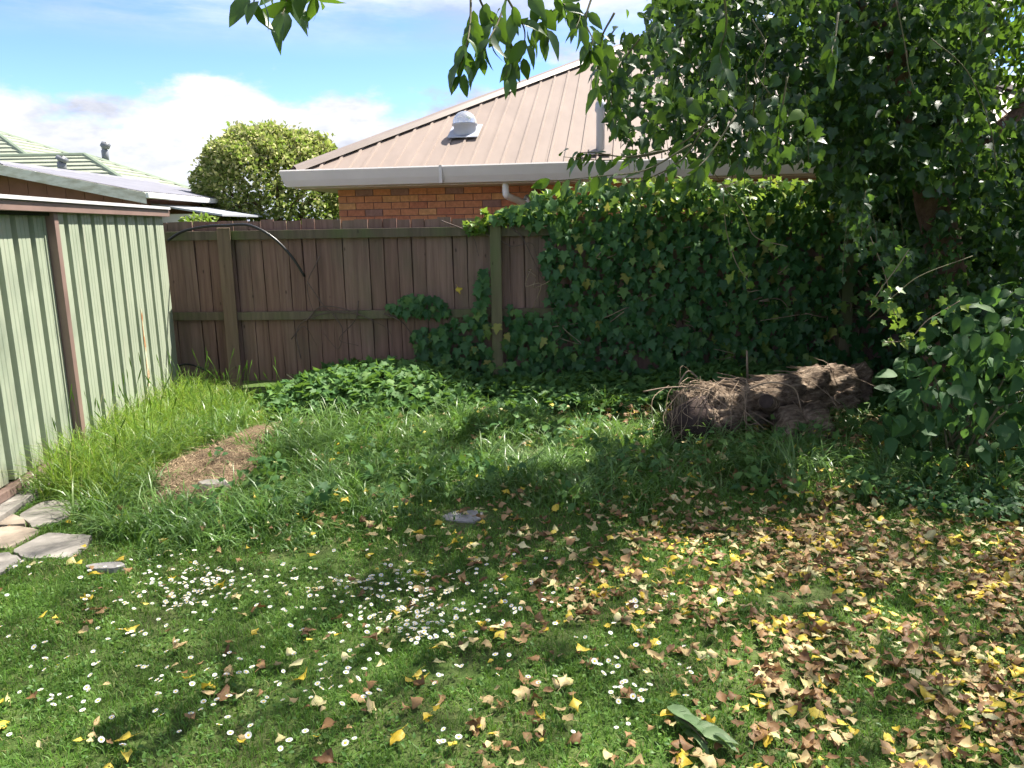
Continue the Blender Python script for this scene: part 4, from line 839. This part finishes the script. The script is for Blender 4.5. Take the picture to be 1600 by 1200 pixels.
# ------------------------------------------------------------------ grass
earth_px = [(228, 752), (262, 722), (330, 695), (400, 662), (485, 643), (490, 660), (430, 694), (385, 742), (340, 785), (258, 788)]
earth_w = [(g(*q).x, g(*q).y) for q in earth_px]
bare_px = [[(690, 800), (760, 790), (775, 812), (700, 835)], [(400, 870), (500, 850), (540, 868), (450, 890)], [(1180, 920), (1330, 900), (1340, 935), (1190, 945)], [(640, 1040), (740, 1020), (760, 1060), (660, 1080)]]
bare_w = [[(g(*q).x, g(*q).y) for q in pl] for pl in bare_px]
slab_w = [[(g(*q).x, g(*q).y) for q in pl] for pl, _ in slabs]
def clear(x, y, bare=0.85):
    wx = x+0.10*lump(x, y, 7, 1)+rng.normal(0, 0.03, len(x)); wy = y+0.16*lump(x, y, 6, 4)+rng.normal(0, 0.05, len(x))
    ok = ~(inpoly(wx, wy, earth_w) & (rng.random(len(x)) < 0.95))
    for s in slab_w: ok &= ~inpoly(x, y, s)
    for s in bare_w: ok &= ~(inpoly(x, y, s) & (rng.random(len(x)) < bare))
    d = (x-S0.x)*sn.x+(y-S0.y)*sn.y; ok &= d > 0.02
    return ok
def vis(x, y, m=220):
    a, b_, d = proj(np.stack([x, y, np.zeros_like(x)], -1)); return (a > -m) & (a < 1600+m) & (b_ < 1340) & (d > 0)
def stuff(name, arr, mat, label=None, cat='grass'):
    V, l, s, r = arr; o = link(bpy.data.objects.new(name, raw_mesh(name, V, l, s, mat, r, True))); tag(o, label, cat, kind='stuff'); return o
# front edge of the long grass, as pixels at ground level
def tallness(x, y):
    a, b_, d = proj(np.stack([x, y, np.zeros_like(x)], -1))
    edge = np.interp(a, [-200, 120, 220, 420, 560, 690, 760, 900, 1050, 1200, 1350, 1600], [800, 820, 885, 865, 850, 800, 795, 815, 800, 790, 800, 800])
    t = np.clip((edge-b_)/35+0.35*lump(x, y, 2.2), 0, 1); return t
n = 400000; x_ = rng.uniform(-4.2, 5.2, n); y_ = 1.85+rng.random(n)*5.4
ok = vis(x_, y_) & clear(x_, y_); ok &= rng.random(n) < np.clip(0.72+0.45*lump(x_, y_, 2.4), 0.2, 1)
ok &= (y_ < 4.8) | (rng.random(n) < 0.35)
x_, y_ = x_[ok], y_[ok]; n = len(x_)
h = rng.uniform(0.018, 0.042, n)*(1+0.35*lump(x_, y_, 1.8))
b_ = np.stack([x_, y_, gh(x_, y_)-0.022], -1)
stuff('lawn_grass', blades(b_, h+0.012, rng.uniform(0.003, 0.0055, n), rng.uniform(0, 6.283, n), rng.uniform(0.3, 1.5, n), np.clip(rng.random(n)+0.12*lump(x_, y_, 3), 0, 1), 2), M['lawn'], 'short mown green lawn across the foreground')
print('lawn blades', n)
n = 42000; x_ = rng.uniform(-3.6, 4.2, n); y_ = 1.85+rng.random(n)*3.6; ok = vis(x_, y_) & clear(x_, y_, 0.6) & (lump(x_, y_, 3.1, 2)+0.3*lump(x_, y_, 9) > -0.25); x_, y_ = x_[ok], y_[ok]; n = len(x_)
leaf_mass('lawn_weeds', OVAL, np.stack([x_, y_, gh(x_, y_)+rng.uniform(-0.01, 0.012, n)], -1), frames(unit(n)+np.array([0, 0, 0.25]), unit(n)*0.5+np.array([0, -0.1, 1])), rng.uniform(0.010, 0.024, n), rng.random(n), M['clover']); tag(bpy.data.objects['lawn_weeds'], 'small rosettes of weed leaves growing through the lawn', 'weeds')
# long tufty grass, in tussocks
nt_ = 3600; cx = rng.uniform(-3.4, 4.4, nt_); cy = 3.5+rng.random(nt_)*4.0; t = tallness(cx, cy)
den = np.clip(0.55+0.75*lump(cx, cy, 1.9, 1.0), 0.06, 1); a_, b2, d_ = proj(np.stack([cx, cy, np.zeros(nt_)], -1))
den *= np.where(b2 < 665, 0.25, 1)*np.where((a_ > 860) & (a_ < 1020) & (b2 < 715), 0.35, 1)*np.where(a_ > 1000, 0.8, 1)*np.where((a_ > 1050) & (b2 < 720), 0.5, 1)
ok = (t > 0.25) & (rng.random(nt_) < den) & clear(cx, cy, 0.95) & (cy < FY(cx)-0.7); cx, cy, t = cx[ok], cy[ok], t[ok]
per = 27; hh = rng.uniform(0.4, 1.35, len(cx))*t*(1+0.35*lump(cx, cy, 2.6, 5)); X = np.repeat(cx, per)+rng.normal(0, 0.055, len(cx)*per); Yy = np.repeat(cy, per)+rng.normal(0, 0.05, len(cx)*per); n = len(X)
tz = np.repeat(rng.uniform(0, 6.283, len(cx)), per); hb = np.repeat(hh, per)*rng.uniform(0.12, 0.30, n)
stuff('long_grass', blades(np.stack([X, Yy, gh(X, Yy)-0.02], -1), hb, rng.uniform(0.006, 0.0135, n), tz+rng.normal(0, 1.3, n), rng.uniform(0.5, 2.0, n), np.clip(np.repeat(rng.random(len(cx))*0.4, per)+rng.random(n)*0.6, 0, 1), 4), M['tuft'], 'dark green overgrown tussocks of long grass in the middle of the garden')
print('long blades', n)
nc = 150; cx = rng.uniform(-2.2, 3.6, nc); cy = rng.uniform(4.4, 7.2, nc); ok = (tallness(cx, cy) > 0.3) & clear(cx, cy); cx, cy = cx[ok], cy[ok]
X = np.repeat(cx, 12)+rng.normal(0, 0.06, len(cx)*12); Yy = np.repeat(cy, 12)+rng.normal(0, 0.06, len(cx)*12); n = len(X)
leaf_mass('broad_weeds', IVY+BROAD, np.stack([X, Yy, gh(X, Yy)+rng.uniform(0.03, 0.17, n)], -1), frames(unit(n)+np.array([0, -0.3, 0]), unit(n)*0.5+np.array([0, -0.3, 1])), rng.uniform(0.035, 0.08, n), rng.random(n), M['ivy_ground']); tag(bpy.data.objects['broad_weeds'], 'broad-leaved weeds and ivy seedlings scattered through the long grass', 'weeds')
# tall bright grass along the shed
wz = [g(*q) for q in [(40, 800), (100, 735), (150, 690), (230, 650), (285, 625), (345, 618), (430, 632), (470, 650), (400, 664), (300, 700), (232, 745), (180, 790), (110, 790)]]
wp = [(v.x, v.y) for v in wz]; lo = np.min(wp, 0); hi = np.max(wp, 0)
n = 17000; x_ = rng.uniform(lo[0], hi[0]+0.1, n); y_ = rng.uniform(lo[1], hi[1]+0.2, n); ok = inpoly(x_, y_, wp) & clear(x_, y_); x_, y_ = x_[ok], y_[ok]; n = len(x_)
d = (x_-S0.x)*sn.x+(y_-S0.y)*sn.y; near = np.clip(1.2-d/1.2, 0.35, 1)
h = rng.uniform(0.16, 0.5, n)*near*(1+0.3*lump(x_, y_, 3))
stuff('shed_side_grass', blades(np.stack([x_, y_, gh(x_, y_)-0.02], -1), h, rng.uniform(0.004, 0.010, n), rng.uniform(0, 6.283, n), rng.uniform(0.3, 1.8, n), rng.random(n), 5), M['meadow'], 'tall bright sunlit grass growing along the shed wall')
print('meadow', n)
# seed stalks
parts = []
for k_ in range(75):
    j = int(rng.integers(n)); b0 = Vector((x_[j], y_[j], 0)); hgt = random.uniform(0.35, 0.68)*(0.6+0.4*near[j]); a = random.uniform(0, 6.28); d_ = Vector((math.cos(a), math.sin(a), 0))*random.uniform(0.03, 0.16)
    q = spline([b0, b0+d_*0.3+Vector((0, 0, hgt*0.6)), b0+d_+Vector((0, 0, hgt))], 4); parts.append(tube_vf(q, [0.0016]*(len(q)-2)+[0.006, 0.002], 4, 0, False))
o = joined('grass_seed_heads', parts, M['meadow']); tag(o, 'thin seed stalks rising from the tall grass by the shed', 'grass', kind='stuff')
# low clover under the shrub
n = 900; x_, y_ = samp([(1330, 740), (1420, 730), (1500, 770), (1640, 780), (1640, 830), (1480, 815), (1380, 790)], n); P = g_n(x_, y_); P[:, 2] += 0.02+0.08*rng.random(n)
leaf_mass('clover_patch', BROAD, P, frames(unit(n)+np.array([0, -0.2, 0]), unit(n)*0.3+np.array([0, -0.2, 1])), rng.uniform(0.035, 0.06, n), rng.random(n), M['broad']); tag(bpy.data.objects['clover_patch'], 'low round-leaved ground cover in front of the broad-leaved shrub', 'ground cover')

# ------------------------------------------------------------------ bare earth with straw, stones
rg = spline([Vector((x0, y0, 0)) for x0, y0 in earth_w+earth_w[:1]], 5)[:-1]; ew = rg; cc = sum(ew, Vector())/len(ew)
V = [cc+Vector((0, 0, 0.05))]; n = len(ew)
for f, z in ((0.55, 0.045), (1.12, -0.03)):
    for p in ew: q = cc+(p-cc)*f*(1+0.14*math.sin(7*math.atan2(p.y-cc.y, p.x-cc.x)+f)+random.uniform(-.07, .07)); V.append(Vector((q.x, q.y, float(gh(q.x, q.y))+z)))
F = [(0, 1+i, 1+(i+1) % n) for i in range(n)]+[(1+i, 1+n+i, 1+n+(i+1) % n, 1+(i+1) % n) for i in range(n)]
o = mesh('bare_earth', V, F, M['earth'], None, True); tag(o, kind='structure')
n = 2200; x_, y_ = samp([(240, 748), (300, 715), (395, 680), (430, 690), (385, 740), (340, 780), (265, 782)], n); P = g_n(x_, y_); P[:, 2] = 0.02+0.045*rng.random(n)
stuff('dry_straw', blades(P, rng.uniform(0.01, 0.05, n), rng.uniform(0.003, 0.006, n), rng.uniform(0, 6.283, n), rng.uniform(2.5, 7, n), rng.random(n), 3), M['straw'], 'dry straw and dead clippings lying on the bare sunny patch', 'straw')
def stone(px, py, rx, ry, h, label, mat='stone', seed=0):
    c = g(px, py); rs = random.Random(seed); n = 12; V = [(c.x, c.y, h)]
    ring = [(1+rs.uniform(-.18, .18)) for _ in range(n)]
    for f, z in ((0.8, h), (1.0, h*0.6), (1.05, -0.04)):
        for i in range(n): a = 2*math.pi*i/n; V.append((c.x+rx*f*ring[i]*math.cos(a), c.y+ry*f*ring[i]*math.sin(a), z))
    F = [(0, 1+i, 1+(i+1) % n) for i in range(n)]
    for k_ in range(2): F += [(1+k_*n+i, 1+(k_+1)*n+i, 1+(k_+1)*n+(i+1) % n, 1+k_*n+(i+1) % n) for i in range(n)]
    return tag(mesh('stone', V, F, M[mat], None, False), label, 'stone')
stone(724, 808, 0.12, 0.10, 0.012, 'flat grey stone sunk among fallen leaves in mid lawn', 'stone', 1)
stone(332, 768, 0.10, 0.07, 0.07, 'pale broken stone at the front of the straw patch', 'concrete', 2)
stone(710, 632, 0.10, 0.08, 0.16, 'grey stone half hidden in ground ivy below the fence', 'stone', 3)
stone(168, 882, 0.10, 0.045, -0.004, 'small flat grey stone between paving and lawn grass', 'stone', 4)

# ------------------------------------------------------------------ fallen leaves
def dead(seed):
    r = random.Random(seed); rows = 8; cols = 5; V = []; F = []
    bend = r.uniform(-1.3, 1.6); cup = r.choice([-1, 1])*r.uniform(0.2, 1.8); tw = r.uniform(-1.0, 1.0); wide = r.uniform(0.30, 0.48); lob = r.uniform(0.05, 0.4); ph = r.uniform(0, 6)
    for i in range(rows):
        t = i/(rows-1); pk = 0.28; wv = wide*((t/pk)**0.6 if t < pk else max(0, (1-t)/(1-pk))**0.95)*(1+lob*math.sin(9*t+ph))*(1.0 if 0 < i < rows-1 else 0.15)+0.006
        a = bend*(t-0.3); R_ = 1/bend if abs(bend) > 0.05 else 20.0
        cy_, cz_ = R_*math.sin(a), R_*(1-math.cos(a))
        for j in range(cols):
            s_ = (j-(cols-1)/2)/((cols-1)/2); ca = cup*s_*wv*1.6; ww = wv*(math.sin(ca)/ca if abs(ca) > 1e-3 else 1)*s_*(1+0.3*r.uniform(-1, 1)*(abs(s_) > 0.6))
            up = wv*abs(s_)*math.sin(abs(ca))*(1 if cup > 0 else -1)+tw*s_*wv*(t-0.4)+0.035*r.uniform(-1, 1); asym = 0.06*r.uniform(-1, 1)*abs(s_)
            V.append((ww, cy_-up*math.sin(a)+asym, cz_+up*math.cos(a)))
    for i in range(rows-1):
        for j in range(cols-1): q = i*cols+j; F.append((q, q+1, q+cols+1, q+cols))
    m_ = cols//2; b0 = Vector(V[m_]); k_ = len(V); d = Vector((r.uniform(-.2, .2), -0.42, r.uniform(-0.05, 0.15)))
    V += [tuple(b0+Vector((-0.014, 0, 0))), tuple(b0+Vector((0.014, 0, 0))), tuple(b0+d+Vector((0.01, 0, 0))), tuple(b0+d-Vector((0.01, 0, 0)))]; F.append((k_, k_+1, k_+2, k_+3))
    V = np.array(V); V[:, 2] -= np.percentile(V[:, 2], 15); return V, F
DEAD = [dead(i) for i in range(22)]
n = 120000; x_ = rng.uniform(-3.4, 4.6, n); y_ = 1.95+rng.random(n)*5.2; a_, b2, d_ = proj(np.stack([x_, y_, np.zeros(n)], -1))
den = np.interp(a_, [-100, 250, 500, 700, 850, 1000, 1200, 1600], [0.03, 0.045, 0.075, 0.16, 0.32, 0.55, 0.95, 1.0])
den *= np.interp(b2, [640, 690, 760, 800, 830, 1000, 1200], [0.35, 0.16, 0.22, 0.75, 1.0, 0.85, 0.85])
den *= np.clip(0.85+0.7*lump(x_, y_, 2.3, 3)+0.4*lump(x_, y_, 7.3, 1), 0.2, 1.5)
den *= np.where((a_ > 860) & (a_ < 1180) & (b2 > 980), 0.35, 1)*np.where((b2 < 800) & (a_ < 420), 0.3, 1)*np.where((np.abs(a_-1240) < 90) & (np.abs(b2-940) < 30), 0.3, 1)
ok = (rng.random(n) < den*0.40) & (a_ > -120) & (a_ < 1720) & (b2 < 1290) & clear(x_, y_, 0.3); x_, y_, a_, b2 = x_[ok], y_[ok], a_[ok], b2[ok]; n = len(x_)
print('fallen leaves', n)
kindp = rng.random(n); kind = np.where(kindp < 0.56, 0, np.where(kindp < 0.79, 1, np.where(kindp < 0.91, 2, 3))); lf = (a_ < 750) & (rng.random(n) < 0.35); kind = np.where(lf, rng.choice([2, 3], n), kind)
P = np.stack([x_, y_, gh(x_, y_)+rng.uniform(-0.004, 0.015, n)+tallness(x_, y_)*rng.uniform(0.0, 0.08, n)], -1); az = rng.uniform(0, 6.283, n)
fr = frames(np.stack([np.cos(az), np.sin(az), rng.normal(0, 0.28, n)], -1), unit(n)*0.45+np.array([0, 0, 1])); sz = 0.026+0.05*rng.random(n)**1.6; rnd = rng.random(n)
vs = (a_ > 0) & (a_ < 1600) & (b2 < 1200)
score = np.where(vs, sz/np.hypot(y_, 1.7)*(1+0.1*rng.random(n)), -1); od = np.argsort(-score)
names = [('leaf_brown', 'brown', 'curled brown leaf on the lawn'), ('leaf_tan', 'tan', 'pale tan leaf on the lawn'), ('leaf_yellow', 'yellow', 'bright yellow leaf on the lawn'), ('leaf_cream', 'cream', 'cream coloured leaf on the lawn')]
def zone(ax_, by_):
    r_ = 'back of lawn' if by_ < 890 else 'upper middle' if by_ < 970 else 'lower middle' if by_ < 1080 else 'front edge'
    c_ = 'far left' if ax_ < 300 else 'left' if ax_ < 600 else 'centre' if ax_ < 900 else 'right of centre' if ax_ < 1150 else 'right' if ax_ < 1380 else 'far right'
    return r_+', '+c_
for i in od[:300]:
    mt, cn, lb = names[kind[i]]
    o = bpy.data.objects.new('fallen_leaf', tmesh('fallen_leaf', DEAD, int(rng.integers(len(DEAD))), M[mt], round(float(rnd[i])*4)/4))
    m = Matrix(fr[i].tolist()).to_4x4(); m.translation = Vector(P[i]); o.matrix_world = m @ Matrix.Scale(float(sz[i]), 4); link(o)
    z_n = zone(a_[i], b2[i]); sw = 'large ' if sz[i] > 0.062 else 'small '; tag(o, sw+lb+', '+z_n+' of photo', 'leaf', sw+cn+' fallen leaves, '+z_n)
rest = od[300:]
litter = bpy.data.objects.new('leaf_litter', None); C.objects.link(litter); tag(litter, 'scattered brown and yellow leaf litter further back on the lawn', 'leaf litter', kind='stuff')
for k_, (mt, cn, lb) in enumerate(names):
    s = rest[kind[rest] == k_]; leaf_mass('litter_leaves', DEAD, P[s], fr[s], sz[s], rnd[s], M[mt], litter)

# ------------------------------------------------------------------ daisies
n = 14; V = [(0, 0, 0.001)]; F = []
for i in range(n):
    a = 2*math.pi*i/n; wv = 0.165
    V += [(0.28*math.cos(a-wv*0.6), 0.28*math.sin(a-wv*0.6), 0.02), (0.28*math.cos(a+wv*0.6), 0.28*math.sin(a+wv*0.6), 0.02), (0.98*math.cos(a+wv), 0.98*math.sin(a+wv), 0.13), (1.03*math.cos(a), 1.03*math.sin(a), 0.16), (0.98*math.cos(a-wv), 0.98*math.sin(a-wv), 0.13)]
    k_ = 1+5*i; F.append((k_, k_+1, k_+2, k_+3, k_+4))
c0 = len(V); V.append((0, 0, 0.27))
for i in range(8): a = 2*math.pi*i/8; V.append((0.4*math.cos(a), 0.4*math.sin(a), 0.08))
nf = len(F); F += [(c0, c0+1+i, c0+1+(i+1) % 8) for i in range(8)]
st = len(V); V += [(0.05, 0, 0), (-0.05, 0, 0), (-0.05, 0, -2.4), (0.05, 0, -2.4)]; F.append((st, st+1, st+2, st+3))
V_daisy, F_daisy, nf_daisy = list(V), list(F), nf
dm = raw_mesh('daisy', np.array(V), [i for f in F for i in f], np.cumsum([0]+[len(f) for f in F[:-1]]), M['petal']); dm.materials.append(M['disc']); dm.materials.append(M['clover'])
for i, p in enumerate(dm.polygons): p.material_index = 0 if i < nf else (1 if i < len(F)-1 else 2)
clus = [(285, 925, 55, 20, 62), (340, 915, 35, 9, 22), (500, 905, 45, 22, 16), (570, 925, 30, 14, 14), (645, 965, 45, 22, 46), (655, 1000, 25, 12, 16), (600, 915, 40, 12, 14), (740, 940, 60, 30, 20), (250, 990, 60, 12, 8), (60, 1060, 70, 30, 10), (560, 1080, 30, 20, 10), (330, 1110, 60, 50, 12), (400, 1180, 80, 18, 7), (990, 970, 40, 20, 8), (1000, 1105, 35, 20, 14), (80, 1150, 80, 30, 6), (790, 1060, 60, 30, 7), (30, 895, 30, 6, 8), (930, 920, 60, 30, 6), (500, 1030, 120, 40, 12), (690, 1190, 60, 10, 6), (960, 1060, 20, 8, 5)]
for cx_, cy_, sx_, sy_, m_ in clus:
    for k_ in range(m_):
        xx, yy = rng.normal(cx_, sx_), rng.normal(cy_, sy_)
        if xx < 2 or xx > 1590 or yy > 1196: continue
        p = g(xx, yy); p.z = float(gh(p.x, p.y))+random.uniform(0.028, 0.045)
        o = bpy.data.objects.new('daisy', dm); s = random.uniform(0.0085, 0.0125); o.rotation_euler = (random.gauss(0, 0.3)+0.15, random.gauss(0, 0.3), random.uniform(0, 6.28)); o.scale = (s, s, s); o.location = p; link(o)
        z_n = zone(xx, yy); tag(o, 'small white daisy in the short lawn, '+z_n+' of photo', 'daisy', 'white daisies, '+z_n)

dr = empty('daisy_drift', 'dense drifts of tiny white daisies between the larger ones on the lawn', 'daisies'); dr['kind'] = 'stuff'
PP = []
for cx_, cy_, sx_, sy_, m_ in [(285, 922, 75, 25, 90), (640, 955, 75, 32, 80), (520, 905, 80, 25, 35), (250, 1060, 180, 60, 45), (760, 940, 90, 40, 30), (560, 1060, 150, 60, 40), (80, 1020, 80, 60, 20), (1000, 1040, 90, 60, 20)]:
    PP.append(np.stack([rng.normal(cx_, sx_, m_), rng.normal(cy_, sy_, m_)], -1))
PP = np.concatenate(PP); PP = PP[(PP[:, 1] > 868) & (PP[:, 1] < 1230)]; P = g_n(PP[:, 0], PP[:, 1]); n = len(P); P[:, 2] = gh(P[:, 0], P[:, 1])+rng.uniform(0.026, 0.042, n)
Vd = np.array(V_daisy); fr = frames(unit(n)*0.3+np.array([0, 1, 0]), unit(n)*0.4+np.array([0, -0.15, 1])); sz = rng.uniform(0.007, 0.0115, n); rd = rng.random(n)
leaf_mass('petals', [(Vd, F_daisy[:nf_daisy])], P, fr, sz, rd, M['petal'], dr); leaf_mass('centres', [(Vd, F_daisy[nf_daisy:-1])], P, fr, sz, rd, M['disc'], dr)
# ------------------------------------------------------------------ wilted sprig on the lawn
sprig = empty('wilted_sprig', 'wilted sprig with large green leaves lying on the lawn at the bottom', 'sprig')
a0 = g(1040, 1132); a1 = g(1105, 1175); q = spline([a0+Vector((0, 0, 0.04)), a0.lerp(a1, 0.5)+Vector((0, 0.02, 0.05)), a1+Vector((0, 0, 0.03))], 6)
tube('stem', q, 0.004, M['twiggreen'], sprig, 5)
M['wilt'] = leafmat('wilted_leaves', [(0, (0.10, 0.17, 0.07)), (1, (0.2, 0.29, 0.13))], 0.2, 0.55, 0.3)
n = 13; P = np.array([tuple(q[int(i*(len(q)-1)/(n-1))]) for i in range(n)])+rng.normal(0, 0.012, (n, 3)); P[:, 2] = 0.03+0.035*rng.random(n)
sd_ = np.where(np.arange(n) % 2, 1, -1); tipd = np.stack([0.75+0.25*rng.random(n)+0.25*sd_, -0.55+0.75*sd_*rng.random(n), rng.uniform(-0.15, 0.2, n)], -1)
leaf_parts('wilted', CHERRY, P, frames(tipd, unit(n)*0.6+np.array([0, -0.2, 1])), rng.uniform(0.07, 0.13, n), rng.random(n), M['wilt'], sprig)
# lone yellow leaf caught on the fence
p = fpt(716, 452, 0.05)
o = bpy.data.objects.new('caught_leaf', tmesh('fallen_leaf', DEAD, 0, M['leaf_yellow'], 0.75)); m = Matrix(frames(np.array([[0.3, 0, -1.0]]), np.array([[0.2, -1, 0.2]]))[0].tolist()).to_4x4(); m.translation = p; o.matrix_world = m @ Matrix.Scale(0.08, 4); link(o); tag(o, 'single yellow leaf caught on the brown fence palings', 'leaf')
